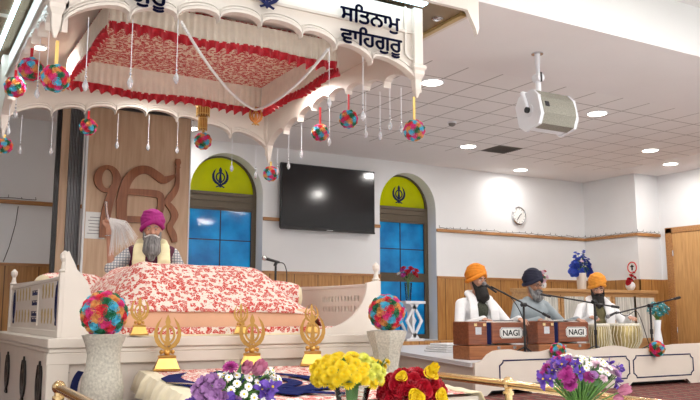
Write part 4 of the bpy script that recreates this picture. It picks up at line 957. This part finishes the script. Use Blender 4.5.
def person(loc,rz,label,k,c):
    t=thing('person',loc,label,'person',None,rz); ORG[t.name]=V((0,0,0))
    P=lambda x,y,z:V((x*k,(y-c.get('lean',0)*z)*k,z*k))
    he=Matrix.Rotation(c.get('yaw',0),3,'Z')@Matrix.Rotation(c.get('pitch',0),3,'X')@Matrix.Rotation(c.get('roll',0),3,'Y')
    base=P(0,-.02,c.get('neck',.65))
    Hh=lambda x,y,z:base+he@V((x*k,y*k,(z+.1)*k))
    hs=c.get('hs',1.0)
    def torso(b,g=0):
        b.sphere(P(0,.0,.14),((.17+g)*k,(.13+g)*k,(.13+g)*k),18,12); b.sphere(P(0,.0,.3),((.155+g)*k,(.115+g)*k,(.19+g)*k),18,12)
        b.sphere(P(0,.0,.45),((.18+g)*k,(.115+g)*k,(.13+g)*k),18,12); b.cap(P(-.15,.01,.52),(.056+g)*k,P(.15,.01,.52),(.056+g)*k,14); b.cap(P(-.06,.01,.56),(.05+g)*k,P(.06,.01,.56),(.05+g)*k,12)
    arms=[]
    for s,el,wr,hd,pn,fist in c['arms']:
        arms.append((s,P(.185*s,.01,.515),P(*el),P(*wr),hd,pn,fist))
    def sleeve(b,g,full=True):
        for s,sh,el,wr,hd,pn,f in arms:
            b.cap(sh,(.05+g)*k,el,(.038+g)*k); 
            end=wr if full else el.lerp(wr,.0)
            if full: b.cap(el,(.038+g)*k,end,(.026+g)*k)
    def legs(b,g):
        for s in(-1,1):
            b.cap(P(.09*s,.0,.1),(.085+g)*k,P(.34*s,-.26,.085),(.06+g)*k,14); b.cap(P(.34*s,-.26,.08),(.055+g)*k,P(-.06*s,-.36-.03*s,.06),(.04+g)*k,12)
    def bodyf(b):
        torso(b,-.012); b.cap(P(0,.0,.56),.052*k,base+V((0,0,.06*k)),.05*k,14)
        b.sphere(Hh(0,0,.02),(.074*k*hs,.09*k*hs,.108*k*hs),22,16,0,he); b.sphere(Hh(0,-.04,-.055),(.052*k,.047*k,.045*k),14,10,0,he)
        b.sphere(Hh(0,-.06,.02),(.058*k,.036*k,.062*k),14,10,0,he)
        for s in(-1,1):
            b.sphere(Hh(.074*s,.005,0),(.013*k,.022*k,.031*k),10,8,0,he); b.sphere(Hh(.036*s,-.076,-.012),(.02*k,.018*k,.018*k),10,8,0,he); b.cap(Hh(.012*s,-.094,.036),.008*k,Hh(.045*s,-.085,.038),.007*k,8)
        b.cap(Hh(0,-.092,.026),.009*k,Hh(0,-.113,-.012),.0125*k,8); b.cap(Hh(-.012,-.1,-.016),.008*k,Hh(.012,-.1,-.016),.008*k,8)
        for s,sh,el,wr,hd,pn,f in arms:
            b.cap(sh,.043*k,el,.034*k); b.cap(el,.036*k,wr,.024*k); hand_prims(b,wr,hd,pn,k,s*c.get('thumb',1),1.4 if f else .55,f)
        legs(b,-.012)
        for s in(-1,1): b.cap(P(-.06*s,-.36-.03*s,.055),.032*k,P(-.2*s,-.33-.03*s,.045),.026*k,10)
    blob('body',bodyf,M[c['skin']],t,.0072*k,2)
    for s,sh,el,wr,hd,pn,f in arms:
        if f:
            ax=(wr-el).normalized(); u_=ax.orthogonal().normalized(); w_=ax.cross(u_); ce=el.lerp(wr,.85)
            b=MB(); b.tube([ce+(u_*math.cos(a)+w_*math.sin(a))*.034*k for a in [2*PI*q/20 for q in range(20)]],.005*k,6,closed=True); b.build('bracelet',M['steel'],t,smooth=True,world=False)
    for s in(-1,1):
        b=MB(); b.sphere(Hh(.031*s,-.09,.02),(.0105*k,.006*k,.0055*k),10,8,0,he); b.sphere(Hh(.031*s,-.096,.02),(.006*k,.004*k,.006*k),8,6,1,he); b.build('eye',[M['eyew'],M['black']],t,smooth=True,world=False)
        b=MB(); b.tube([Hh(.012*s,-.101,.04),Hh(.03*s,-.1,.047),Hh(.05*s,-.088,.041)],[.004*k,.005*k,.003*k],6); b.build('eyebrow',M[c['hair']],t,smooth=True,world=False)
    b=MB(); b.tube([Hh(-.022,-.096,-.048),Hh(0,-.103,-.05),Hh(.022,-.096,-.048)],[.004*k,.007*k,.004*k],8); b.build('lips',M['lip'],t,smooth=True,world=False)
    # beard
    B=c['beard']
    def beard(b):
        b.sphere(Hh(0,-.06,-.085),(.062*k,.046*k,.046*k),14,10,0,he)
        for s in(-1,1): b.cap(Hh(.07*s,-.01,.0),.014*k,Hh(.058*s,-.045,-.06),.026*k,10); b.cap(Hh(.058*s,-.045,-.06),.026*k,Hh(0,-.07,-.09),.034*k,10)
        if B['len']>0:
            L_=B['len']; w=B.get('w',1); e=Hh(0,-.075,-.09)
            dn=V((0,-.25,-1)).normalized()
            b.cap(e,.056*k*w,e+dn*L_*.5*k,.06*k*w,14); b.cap(e+dn*L_*.45*k,.056*k*w,e+dn*L_*k,.026*k*w,12)
            for s in(-1,1): b.cap(Hh(.045*s,-.05,-.08),.03*k,e+dn*L_*.6*k+V((.035*s*k,0,0)),.038*k*w,10)
    blob('beard',beard,M[c['hair']],t,.006*k,2)
    b=MB()
    for s in(-1,1): b.tube([Hh(.0,-.108,-.033),Hh(.025*s,-.106,-.036),Hh(.052*s,-.088,-.05),Hh(.066*s,-.075,-.045)],[.008*k,.012*k,.01*k,.003*k],8)
    b.build('moustache',M[c.get('mous',c['hair'])],t,smooth=True,world=False)
    # turban
    def turban(b):
        T=c.get('ts',1.0); tl=Matrix.Rotation(R(-14),3,'X'); 
        b.sphere(Hh(0,.018,.1),(.108*k*T,.122*k*T,.082*k*T),24,16,0,he@tl)
        b.sphere(Hh(0,.028,.135),(.088*k*T,.1*k*T,.078*k*T),20,14,0,he@tl)
        for i in range(6):
            f=i/5; rx_,ry_=(.104-.03*f)*k*T,(.118-.03*f)*k*T; sgn=1 if i%2 else -1
            mt=he@tl@Matrix.Rotation(sgn*R(24-9*f),3,'Y'); cen=Hh(0,.02,.062+.088*f)
            b.tube([cen+mt@V((rx_*math.cos(a),ry_*math.sin(a),0)) for a in [2*PI*q/24 for q in range(24)]],.021*k*T,8,closed=True)
    blob('turban',turban,M[c['turban']],t,.0055*k,1)
    if c.get('peak'):
        b=MB(); b.prism([[(-.035*k,0),(.035*k,0),(0,.05*k)]],lambda u,v,w:Hh(0,-.098,.062)+he@V((u,w-.002,v)),.012*k); b.build('turban_peak',M[c['peak']],t,world=False,bevel=.002)
    # clothes
    def shirt(b): 
        torso(b,.012); sleeve(b,.013,not c.get('short')); b.sphere(P(0,-.12,.1),(.26*k,.2*k,.09*k),18,10)
        for s,sh,el,wr,hd,pn,f in arms:
            if c.get('short'): b.cap(sh,.066*k,el,.062*k)
    blob('shirt',shirt,M[c['shirt']],t,.009*k,3)
    def trous(b): legs(b,.014)
    blob('trousers',trous,M[c['trousers']],t,.012*k,3)
    if c.get('vest'):
        def vest(b):
            if c.get('nv'):
                b.sphere(P(0,-.0,.3),(.12*k,.15*k,.2*k),18,12); b.sphere(P(0,-.005,.45),(.12*k,.145*k,.12*k),18,12); b.cap(P(-.04,-.03,.55),.06*k,P(.04,-.03,.55),.06*k,10)
            else: torso(b,.024)
        blob('vest',vest,M[c['vest']],t,.01*k,2)
    if c.get('scarf'):
        def scarf(b):
            for s in(-1,1):
                w=c.get('scw',1); pts=[P(c.get('sx',.105)*s,-.175,.14),P(c.get('sx',.105)*s,-.17,.3),P(c.get('sx',.11)*s,-.155,.44),P(.1*s,-.085,.575),P(.08*s,.03,.63),P(.045*s,.085,.64),P(0,.1,.64)]
                for i in range(len(pts)-1):
                    for q in range(6):
                        p=pts[i].lerp(pts[i+1],q/6); b.sphere(p,(.05*k*w,.022*k,.035*k),10,7)
        blob('scarf',scarf,M[c['scarf']],t,.008*k,3)
    if c.get('glasses'):
        b=MB()
        for s in(-1,1):
            ce=Hh(.031*s,-.108,.018); b.tube([ce+he@V((.022*k*math.cos(a),0,.016*k*math.sin(a))) for a in [2*PI*q/14 for q in range(14)]],.0022*k,5,closed=True); b.tube([Hh(.053*s,-.108,.02),Hh(.075*s,0,.022)],.002*k,5)
        b.tube([Hh(-.009,-.11,.022),Hh(.009,-.11,.022)],.002*k,5); b.build('glasses',M['dark'],t,world=False)
    return t,P,Hh
person((2.14,7.52,.84),R(-15.7),'man in a magenta turban with grey beard raising a whisk behind the cloth mound',1.06,
  dict(skin='skinA',hair='hairg',mous='hairw',turban='magenta',shirt='check',short=True,vest='maroon',scarf='lemon',scw=1.25,trousers='white',beard=dict(len=.15,w=1.3),pitch=R(4),ts=1.0,thumb=1,neck=.615,
  arms=[(-1,(-.34,-.06,.38),(-.375,-.1,.72),(0.05,0,1),(0,-1,0),True),(1,(.3,-.05,.26),(.16,-.26,.14),(-.5,-.8,-.1),(0,0,-1),False)]))
person((6.08,7.5,SZ+.03),R(-8),'singer in a saffron turban with long black beard playing the left harmonium',1.12,
  dict(skin='skinA',hair='hairb',turban='saffron',shirt='white',vest='olive',sx=.125,nv=1,neck=.645,scarf='white',scw=1.1,trousers='white',beard=dict(len=.11,w=1.15),yaw=R(10),pitch=R(0),peak=None,
  arms=[(-1,(-.29,-.12,.27),(-.14,-.36,.36),(.1,-1,-.15),(0,0,-1),False),(1,(.33,-.1,.3),(.27,-.38,.36),(-.1,-1,-.15),(0,0,-1),False)]))
person((6.93,7.5,SZ+.03),R(-4),'man in a dark turban, glasses and grey kurta playing the right harmonium',1.1,
  dict(skin='skinB',hair='hairg',turban='navyt',shirt='greyk',trousers='greyk',beard=dict(len=.04),glasses=True,yaw=R(2),pitch=R(6),lean=.06,neck=.63,
  arms=[(-1,(-.34,-.1,.27),(-.2,-.36,.36),(.1,-1,-.15),(0,0,-1),False),(1,(.36,-.12,.3),(.3,-.4,.36),(-.1,-1,-.15),(0,0,-1),False)]))
person((8.14,7.55,SZ+.03),R(-30),'drummer in a saffron turban and white clothes looking down at two drums',1.06,
  dict(skin='skinA',hair='hairb',turban='saffron2',peak='maroon',shirt='white',vest='olive2',sx=.12,nv=1,scarf='white',scw=1.15,trousers='white',beard=dict(len=.11,w=1.0),yaw=R(-6),pitch=R(20),lean=.06,
  arms=[(-1,(-.33,-.12,.27),(-.2,-.42,.4),(.2,-1,-.05),(0,0,-1),False),(1,(.32,-.12,.3),(.24,-.46,.4),(.0,-1,-.05),(0,0,-1),False)]))
# bracelet and whisk of the granthi
t=thing('whisk',(1.63,7.24,1.74),'white hair ceremonial whisk held up by the man in the magenta turban','whisk')
b=MB(); b.tube([(1.62,7.21,1.82),(1.635,7.24,1.74),(1.66,7.27,1.67)],[.014,.012,.016],10); b.build('handle',M['steel'],t,smooth=True)
b=MB(); rnd=random.Random(2)
for k in range(150):
    sp=rnd.random(); q=V((1.66,7.27,1.685)); e=V((1.70+.26*sp,7.36+rnd.uniform(-.05,.05),1.38+.13*sp**1.2+rnd.uniform(-.05,.05)))
    mid=q.lerp(e,.5)+V((.03,0,.05+rnd.uniform(-.012,.012))); b.tube([q,mid,e],[.003,.0022,.0008],4)
b.build('hair_tuft',M['hairw'],t,smooth=True)
# ================================================================== FLOWERS
def petals(b,layers,seed=1):
    rnd=random.Random(seed)
    for n,r0,r1,w,z0,z1,tip in layers:
        for k in range(n):
            a=2*PI*k/n+rnd.uniform(-.1,.1); ca,sa=math.cos(a),math.sin(a); vs=[]
            for rr,z,ww in((r0,z0,w*.5),((r0+r1)/2,(z0+z1)/2+.02,w),(r1*.9,z1,w*.8),(r1,z1+tip,w*.15)):
                for s in(-1,1): vs.append((ca*rr-sa*ww*s,sa*rr+ca*ww*s,z))
            b.add(vs,[(0,1,3,2),(2,3,5,4),(4,5,7,6)])
def bloom(name,layers,m,center=None,cm=None,seed=1):
    b=MB(); petals(b,layers,seed)
    mats=[m]
    if center: b.sphere((0,0,center[1]),(center[0],center[0],center[0]*.5),8,5,1); mats.append(cm)
    o=b.build(name,mats,None,smooth=60,recalc=False); me=o.data; bpy.data.objects.remove(o); return me
MUM=[(17,.1,1,.115,0,.12,-.08),(16,.1,.86,.11,.08,.32,-.02),(14,.08,.66,.1,.16,.5,.04),(10,.05,.44,.09,.26,.6,.08),(7,.0,.22,.07,.3,.66,.08)]
BL={'mum':bloom('chrysanthemum',MUM,M['f_yellow'],(.15,.4),M['f_lime']),'mumlime':bloom('chrysanthemum',MUM,M['f_lime'],(.15,.4),M['f_lime']),'mumwhite':bloom('daisy',MUM[:2],M['f_white'],(.25,.3),M['f_lime']),
 'daisy':bloom('daisy',[(12,.15,1,.2,.05,.05,-.05),(12,.15,.9,.18,.12,.12,0)],M['f_white'],(.3,.15),M['f_yellow']),
 'iris':bloom('iris',[(3,.05,1.1,.38,.3,.1,-.5),(3,.05,.6,.28,.4,1.1,.1),(5,.0,.7,.2,.3,.5,.1)],M['f_purple'],(.16,.45),M['f_yellow'],3),
 'tulip':bloom('tulip',[(6,.2,.5,.42,0,.9,.35),(5,.15,.42,.4,.05,1.0,.35)],M['f_rose'],None,None),
 'magenta':bloom('carnation',MUM,M['f_magenta'],(.1,.4),M['f_magenta']),'mauve':bloom('freesia',[(6,.1,.9,.4,0,.5,.1),(5,.1,.6,.35,.1,.8,.1)],M['f_mauve'],(.15,.4),M['f_mauve']),
 'tulipy':bloom('tulip',[(6,.2,.5,.42,0,.9,.35),(5,.15,.42,.4,.05,1.0,.35)],M['f_yellow'],None,None),
 'tealb':bloom('fabric_flower',MUM[:3],M['f_teal'],(.2,.4),M['f_white']),'blueb':bloom('delphinium_bloom',[(6,.1,.9,.45,0,.3,.1),(5,.1,.6,.35,.1,.5,.1)],M['f_dblue'],(.15,.3),M['f_purple']),
 'palepink':bloom('carnation',MUM,M['f_palepink'],(.1,.4),M['f_palepink'])}
BL['rose']=None
_rr=RM['crimson'].copy(); _rr.materials.clear(); _rr.materials.append(M['f_red']); BL['rose']=_rr
_ry=RM['crimson'].copy(); _ry.materials.clear(); _ry.materials.append(M['f_yellow']); BL['rosey']=_ry
_rp=RM['crimson'].copy(); _rp.materials.clear(); _rp.materials.append(M['f_palepink']); BL['rosep']=_rp
def bouquet(base,zv,items,label,vase,seed=0,leaves=20,vm='glassv',stem='leafy',spread=.5,cat='flowers',name='flower_bouquet'):
    """items: (bloom,(x,y,z) world,size)"""
    t=thing(name,base,label,cat); rnd=random.Random(seed); B=V(base)
    b=MB(); b.lathe([(r,z+B.z) for r,z in vase],(B.x,B.y,0),20); b.build('vase',M[vm],t,smooth=40); topz=B.z+vase[-1][1]
    b=MB(); neck=V((B.x,B.y,topz)); ctr=neck+V((0,0,.02))
    for k,(n,p,s) in enumerate(items):
        p=V(p); b.tube([V((B.x,B.y,B.z+.03)),neck+(p-neck)*.18,p],[.003,.003,.0025],5)
    b.build('stems',M[stem],t)
    b=MB()
    for k in range(leaves):
        n,p,s=rnd.choice(items); q=neck.lerp(V(p),rnd.uniform(.25,.85))+V((rnd.uniform(-.02,.02),rnd.uniform(-.02,.02),0)); d=(V(p)-neck).normalized()+V((rnd.uniform(-.6,.6),rnd.uniform(-.6,.6),rnd.uniform(-.2,.4))); d.normalize(); w=d.cross(V((0,0,1))).normalized()*rnd.uniform(.008,.014); l=rnd.uniform(.04,.08)
        b.add([q-w*.4,q+w*.4,q+d*l*.5+w,q+d*l*.5-w,q+d*l],[(0,1,2,3),(3,2,4)])
    b.build('leaves',M['leaf'],t)
    for n,p,s in items:
        me=BL[n]; o=bpy.data.objects.new(me.name.split('.')[0],me); COL.objects.link(o); o.parent=t; p=V(p); o.location=p-B; d=(p-ctr); d.normalize(); d=(d+V((-.25,-.45,.25))).normalized(); o.rotation_mode='QUATERNION'; o.rotation_quaternion=V((0,0,1)).rotation_difference(d)@__import__('mathutils').Quaternion((0,0,1),rnd.uniform(0,6)); o.scale=(s,s,s)
    return t
def dome(c,rx_,ry_,rz_,n,lo=-.1,seed=0,jit=.1):
    rnd=random.Random(seed); out=[]
    for d in fib(int(n*2/(1-lo)+.5)):
        if d.z<lo: continue
        j=1+rnd.uniform(-jit,jit); out.append((c[0]+d.x*rx_*j,c[1]+d.y*ry_*j,c[2]+d.z*rz_*j))
    return out
t=thing('flower_bench',(1.45,2.6,0),'low cream bench holding the three nearest bouquets, below the picture edge','bench')
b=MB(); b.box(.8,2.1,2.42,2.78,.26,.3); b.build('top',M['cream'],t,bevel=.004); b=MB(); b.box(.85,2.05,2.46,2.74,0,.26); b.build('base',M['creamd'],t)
VP=[(.045,0),(.05,.01),(.055,.08),(.05,.16),(.065,.22)]
rnd=random.Random(11); kinds=['daisy','daisy','daisy','iris','mauve','tulip','magenta','daisy']
pts=dome((1.035,2.6,.53),.12,.1,.075,60,-.35,3,.08); items=[]
for i,p in enumerate(pts):
    u=(p[0]-1.035)/.14
    kk='mauve' if u<-.45 else ('daisy' if (i%3 or u>.5) else 'daisy')
    if u>.3 and p[2]<.575: kk='iris' if i%2 else 'daisy'
    if u<-.1 and p[2]<.53: kk='iris' if i%3==0 else 'mauve'
    items.append((kk,p,dict(daisy=.015,mauve=.024,iris=.026)[kk]))
items+=[('tulip',(1.10,2.56,.605),.042),('tulip',(1.06,2.55,.61),.035),('magenta',(1.02,2.58,.625),.03),('iris',(1.13,2.5,.56),.036),('iris',(1.0,2.5,.52),.036),('mauve',(.95,2.52,.54),.03),('mauve',(.925,2.56,.52),.03)]
items+=[('daisy',(1.17+rnd.uniform(-.02,.02),2.56+rnd.uniform(-.03,.03),.6+rnd.uniform(-.03,.015)),.017) for _ in range(9)]
bouquet((1.035,2.6,.3),0,items,'bouquet of mauve blooms, white daisies and purple irises before the low table',VP,1,40)
pts=dome((1.49,2.6,.585),.125,.11,.065,70,-.5,5,.08)
items=[('mumlime' if (p[0]>1.52 and p[2]>.575 and p[1]<2.6) else 'mum',p,.022+.006*rnd.random()) for p in pts]
items+=[('mum',(1.6+rnd.uniform(-.04,.05),2.6+rnd.uniform(-.05,.05),.615+rnd.uniform(-.01,.02)),.018) for _ in range(12)]
bouquet((1.51,2.6,.3),0,items,'large bouquet of yellow chrysanthemums in a clear vase in front of the low table',[(.05,0),(.055,.01),(.06,.1),(.055,.18),(.07,.24)],2,50)
pts=dome((1.78,2.6,.51),.11,.09,.06,30,-.5,6,.06)
items=[('rose',p,.036) for p in pts]+[('rosey',(1.80,2.51,.58),.03),('tulipy',(1.81,2.52,.585),.036),('rosey',(1.72,2.49,.5),.03),('rosey',(1.83,2.49,.5),.028),('rosey',(1.70,2.55,.57),.022),('rosey',(1.86,2.52,.47),.03)]
bouquet((1.77,2.6,.3),0,items,'bouquet of red roses with a few yellow flowers right of the yellow bouquet',[(.045,0),(.05,.01),(.05,.14),(.06,.18)],3,30)
t=thing('flower_stand',(2.47,2.4,0),'slim cream stand under the purple and white bouquet near the brass rail','stand')
b=MB(); b.box(2.35,2.59,2.28,2.52,.2,.23); b.box(2.42,2.52,2.35,2.45,.02,.2); b.box(2.37,2.57,2.3,2.5,0,.02); b.build('stand_body',M['cream'],t)
pts=dome((2.47,2.4,.56),.17,.11,.075,60,-.15,8,.12); items=[]
for i,p in enumerate(pts):
    u=(p[0]-2.47)/.17
    kk='daisy' if i%2 else 'mumwhite'
    if u<-.3: kk=['magenta','mauve','iris'][i%3]
    elif u>.75: kk='iris'
    elif p[2]<.57: kk=['palepink','mauve','daisy'][i%3]
    items.append((kk,p,dict(daisy=.015,mumwhite=.017,magenta=.024,mauve=.022,iris=.026,palepink=.02)[kk]))
items+=[('iris',(2.34,2.36,.6),.034),('iris',(2.28,2.4,.545),.034),('iris',(2.64,2.36,.56),.036),('iris',(2.655,2.38,.52),.03),('magenta',(2.33,2.33,.565),.036),('magenta',(2.35,2.33,.53),.03),('magenta',(2.42,2.3,.56),.03),('tulip',(2.61,2.32,.49),.04),('tulip',(2.6,2.34,.46),.03)]
items+=[('palepink',(2.5+.02*k,2.33,.6-.006*k),.03) for k in range(6)]
bouquet((2.47,2.4,.23),0,items,'bouquet of irises, magenta blooms and white sprays by the brass rail',[(.05,0),(.055,.01),(.05,.1),(.06,.19)],4,46)
# ================================================================== CABINET AND THINGS BEHIND
CBY=9.55
t=thing('low_cabinet',(10,9.8,0),'low oak cabinet with lace-curtained glass doors behind the musicians','cabinet')
b=MB(); b.box(8.78,11.85,CBY-.02,CBY+.42,1.19,1.245); b.build('cabinet_top',M['counter'],t,bevel=.005)
b=MB(); b.box(8.8,11.83,CBY+.02,CBY+.4,0,1.19); b.build('cabinet_body',M['counter'],t)
for x in(8.9,9.5,10.1,10.7,11.22):
    b=MB(); b.box(x,x+.58,CBY,CBY+.02,.35,1.14); d_=b.build('door',M['counter'],t)
    b=MB(); n=40; vs=[(x+.06+.46*i/n,CBY-.006-.004*math.sin(i*1.3),z) for z in(.42,1.12) for i in range(n+1)]; b.add(vs,[(i,i+1,n+2+i,n+1+i) for i in range(n)]); b.build('lace_curtain',M['lace'],d_,recalc=False)
    b=MB(); b.sphere((x+.03,CBY-.02,.75),.015,8,6); b.build('knob',M['brass'],d_,smooth=True)
# blue delphiniums in a tall wooden vase
items=[]; rnd=random.Random(4)
for sx,h in((-.13,.36),(-.02,.3),(.1,.4),(.17,.28),(.22,.18),(-.2,.2)):
    for k in range(14):
        z=1.245+.24+h*k/13+.02; items.append(('blueb',(10.19+sx*(1-.1*k/8)+rnd.uniform(-.03,.03),9.75+rnd.uniform(-.04,.04),z),.062-.002*k))
items+=[('palepink',(10.17,9.7,1.72),.035),('palepink',(10.38,9.7,1.62),.03)]
bouquet((10.19,9.75,1.245),0,items,'spikes of deep blue flowers in a tall cream vase on the cabinet','x' and [(.07,0),(.075,.02),(.085,.27),(.08,.28)],4,50,vm='creamd')
items=[('rose',(11.37,9.7,1.5),.045),('rose',(11.3,9.68,1.42),.05),('rose',(11.45,9.7,1.47),.04),('rose',(11.26,9.68,1.38),.045),('rose',(11.44,9.7,1.56),.03),('palepink',(11.4,9.68,1.44),.02)]
bouquet((11.36,9.72,1.245),0,items,'red flowers in a small white curved vase on the right end of the oak cabinet',[(.03,0),(.06,.02),(.085,.07),(.08,.12),(.05,.15)],5,14,vm='whiteplastic')
items=[('rosep',(9.25,9.7,1.5),.05),('rose',(9.2,9.68,1.44),.045),('rosep',(9.31,9.68,1.43),.05),('rosep',(9.23,9.66,1.37),.04),('rose',(9.3,9.7,1.52),.035),('mumwhite',(9.27,9.66,1.46),.03)]
bouquet((9.26,9.7,1.245),0,items,'pink and red flowers in a white vase behind the man in the dark turban',[(.03,0),(.05,.03),(.055,.08),(.035,.12)],6,14,vm='whiteplastic')
# no entry sign
t=thing('prohibition_sign',(11.76,YJ,1.7),'small white sign with a red ring on the wall above the red flowers','sign')
b=MB(); b.box(XR-.012,XR-.004,9.99,10.24,1.53,1.83); b.build('sheet',M['label'],t)
b=MB(); b.tube([(XR-.014,10.11+.1*math.cos(a),1.69+.1*math.sin(a)) for a in [2*PI*k/24 for k in range(24)]],.011,6,closed=True); b.build('red_ring',M['signred'],t)
b=MB(); b.boxc((XR-.015,10.11,1.69),(.004,.03,.1)); b.boxc((XR-.015,10.11,1.71),(.004,.08,.02)); b.build('pictogram',M['black'],t)
# teal flowers in white vase on stage
items=[('tealb',p,.05) for p in dome((7.98*1.07,7.35,0),0,0,0,1)][:0]
VX,VY=8.53,6.9
items=[('tealb',p,.042) for p in dome((VX+.03,VY,.88),.12,.1,.085,22,-.75,3)]
bouquet((VX,VY,SZ),0,items,'teal fabric flowers in a slim white vase at the right end of the stage',[(.045,0),(.05,.02),(.06,.1),(.05,.2),(.035,.3),(.05,.42)],7,10,vm='whiteplastic')
# pedestal and bouquet in front of right window
t=thing('plant_pedestal',(7.52,10.95,.39),'white openwork pedestal with diamond shaped sides before the right arched window','pedestal')
b=MB(); b.box(7.32,7.72,10.85,11.15,1.0,1.045); b.build('top',M['whiteplastic'],t,bevel=.004); b=MB(); b.box(7.35,7.7,10.87,11.13,.391,.43); b.build('base',M['whiteplastic'],t,bevel=.004)
b=MB()
for y in(10.89,11.08):
    b.prism([[(7.52,.43),(7.69,.72),(7.52,1.0),(7.35,.72)],[(7.52,.5),(7.4,.72),(7.52,.93),(7.64,.72)]],lambda u,v,w,y=y:(u,y+w,v),.03)
b.prism([[(7.42,1.0),(7.62,1.0),(7.54,.9),(7.5,.9)]],lambda u,v,w:(u,10.89+w,v),.2); b.prism([[(7.42,.43),(7.5,.53),(7.54,.53),(7.62,.43)]],lambda u,v,w:(u,10.89+w,v),.2)
b.build('diamond_side',M['whiteplastic'],t)
b=MB(); b.box(7.5,7.54,10.925,11.08,.5,.93); b.build('centre_board',M['whiteplastic'],t)
items=[('rose',p,.05) if i%3 else ('mumwhite',p,.04) for i,p in enumerate(dome((7.46,10.98,1.5),.16,.12,.1,14,-.5,9))]
for i in range(0,len(items),4): items[i]=('magenta',items[i][1],.05)
bouquet((7.46,10.98,1.045),0,items,'dark red and pale flowers in a clear vase on the white pedestal',[(.04,0),(.045,.01),(.05,.12),(.06,.25),(.065,.3)],8,20)
# LOUDSPEAKER
t=thing('ceiling_loudspeaker',(5.55,5.75,2.85),'white loudspeaker with grey grille hanging from the ceiling on a white bracket','loudspeaker')
cx,cy,cz=5.38,5.75,2.83
oc=[(-.16,.1),(-.1,.185),(.1,.185),(.17,.11),(.17,-.11),(.1,-.185),(-.1,-.185),(-.16,-.1)]
tl=Matrix.Rotation(R(-12),3,'X')
def SP(x,u,v): q=tl@V((0,u,v)); return (cx+x,cy+q.y,cz+q.z)
b=MB(); b.prism([oc],lambda u,v,w:SP(w,u,v),.03); b.build('end_plate',M['whiteplastic'],t,bevel=.006); b=MB(); b.prism([oc],lambda u,v,w:SP(.47+w,u,v),.03); b.build('end_plate',M['whiteplastic'],t,bevel=.006)
b=MB(); b.prism([[(p[0]*.93,p[1]*.93) for p in oc]],lambda u,v,w:SP(.03+w,u,v),.44); b.build('cabinet',M['whiteplastic'],t)
b=MB(); g=[(-.165,.085),(-.175,0),(-.165,-.085),(-.105,-.18),(0,-.186),(.0,-.15),(-.08,-.15),(-.08,.15),(0,.15),(0,.185),(-.105,.18)]
b.prism([g],lambda u,v,w:SP(.032+w,u,v),.436); b.build('grille',M['grille'],t)
b=MB(); b.add([SP(.06,-.182,-.02),SP(.11,-.182,-.02),SP(.11,-.18,.03),SP(.06,-.18,.03),SP(.06,-.17,-.02),SP(.11,-.17,-.02),SP(.11,-.168,.03),SP(.06,-.168,.03)],[(0,1,2,3),(0,1,5,4),(2,3,7,6),(1,2,6,5),(0,3,7,4)]); b.build('badge',M['black'],t)
b=MB(); c_=V(SP(-.012,.0,.0)); e_=V(SP(-.012,.03,.21)); b.tube([c_,e_],.022,8); b.tube([V(SP(-.012,.03,.205)),V(SP(.15,.03,.215)),V(SP(.2,.03,.215))],.018,8); b.build('yoke_bracket',M['whiteplastic'],t,smooth=True)
b=MB(); b.cyl(SP(-.035,0,0),SP(-.0,0,0),.03,n=14); b.build('pivot_knob',M['black'],t); b=MB(); b.cyl(SP(-.01,0,0),SP(-.001,0,0),.065,n=24); b.build('pivot_disc',M['whiteplastic'],t)
mx,my=5.53,5.76
b=MB(); b.cyl((mx,my,CZ-.001),(mx,my,CZ-.012),.06,n=20); b.build('ceiling_flange',M['steel'],t)
b=MB(); b.cyl((mx,my,CZ-.012),(mx,my,3.22),.03,.02,n=14); b.cyl((mx,my-.045,3.19),(mx,my+.045,3.19),.045,n=18); b.cyl((mx,my,3.16),(mx,my,3.05),.028,n=12); b.build('drop_pole',M['whiteplastic'],t,smooth=40)
b=MB(); b.box(mx-.01,mx+.01,my-.05,my-.04,3.14,3.24); b.build('clamp',M['black'],t)
# ================================================================== WORLD, CAMERA
w=bpy.data.worlds.new('World'); SC.world=w; w.use_nodes=True; nt=w.node_tree; bg=nt.nodes['Background']
tc=nt.nodes.new('ShaderNodeTexCoord'); sx=nt.nodes.new('ShaderNodeSeparateXYZ'); r=nt.nodes.new('ShaderNodeValToRGB')
nt.links.new(tc.outputs['Generated'],sx.inputs[0]); nt.links.new(sx.outputs[2],r.inputs[0]); nt.links.new(r.outputs[0],bg.inputs[0])
r.color_ramp.elements[0].position=0; r.color_ramp.elements[0].color=(.55,.62,.7,1); r.color_ramp.elements[1].position=.6; r.color_ramp.elements[1].color=(.4,.55,.8,1); bg.inputs[1].default_value=1.7
cm=bpy.data.cameras.new('Camera'); cam=bpy.data.objects.new('Camera',cm); COL.objects.link(cam); SC.camera=cam
cm.sensor_width=36; cm.lens=790/700*36; cam.location=(0,0,.8); cam.rotation_euler=(PI/2+math.atan(116/790),0,R(-30)); cm.clip_start=.05
SC.view_settings.view_transform='Standard'; SC.view_settings.look='None'; SC.view_settings.gamma=1; SC.view_settings.use_curve_mapping=False; SC.view_settings.exposure=-0.25
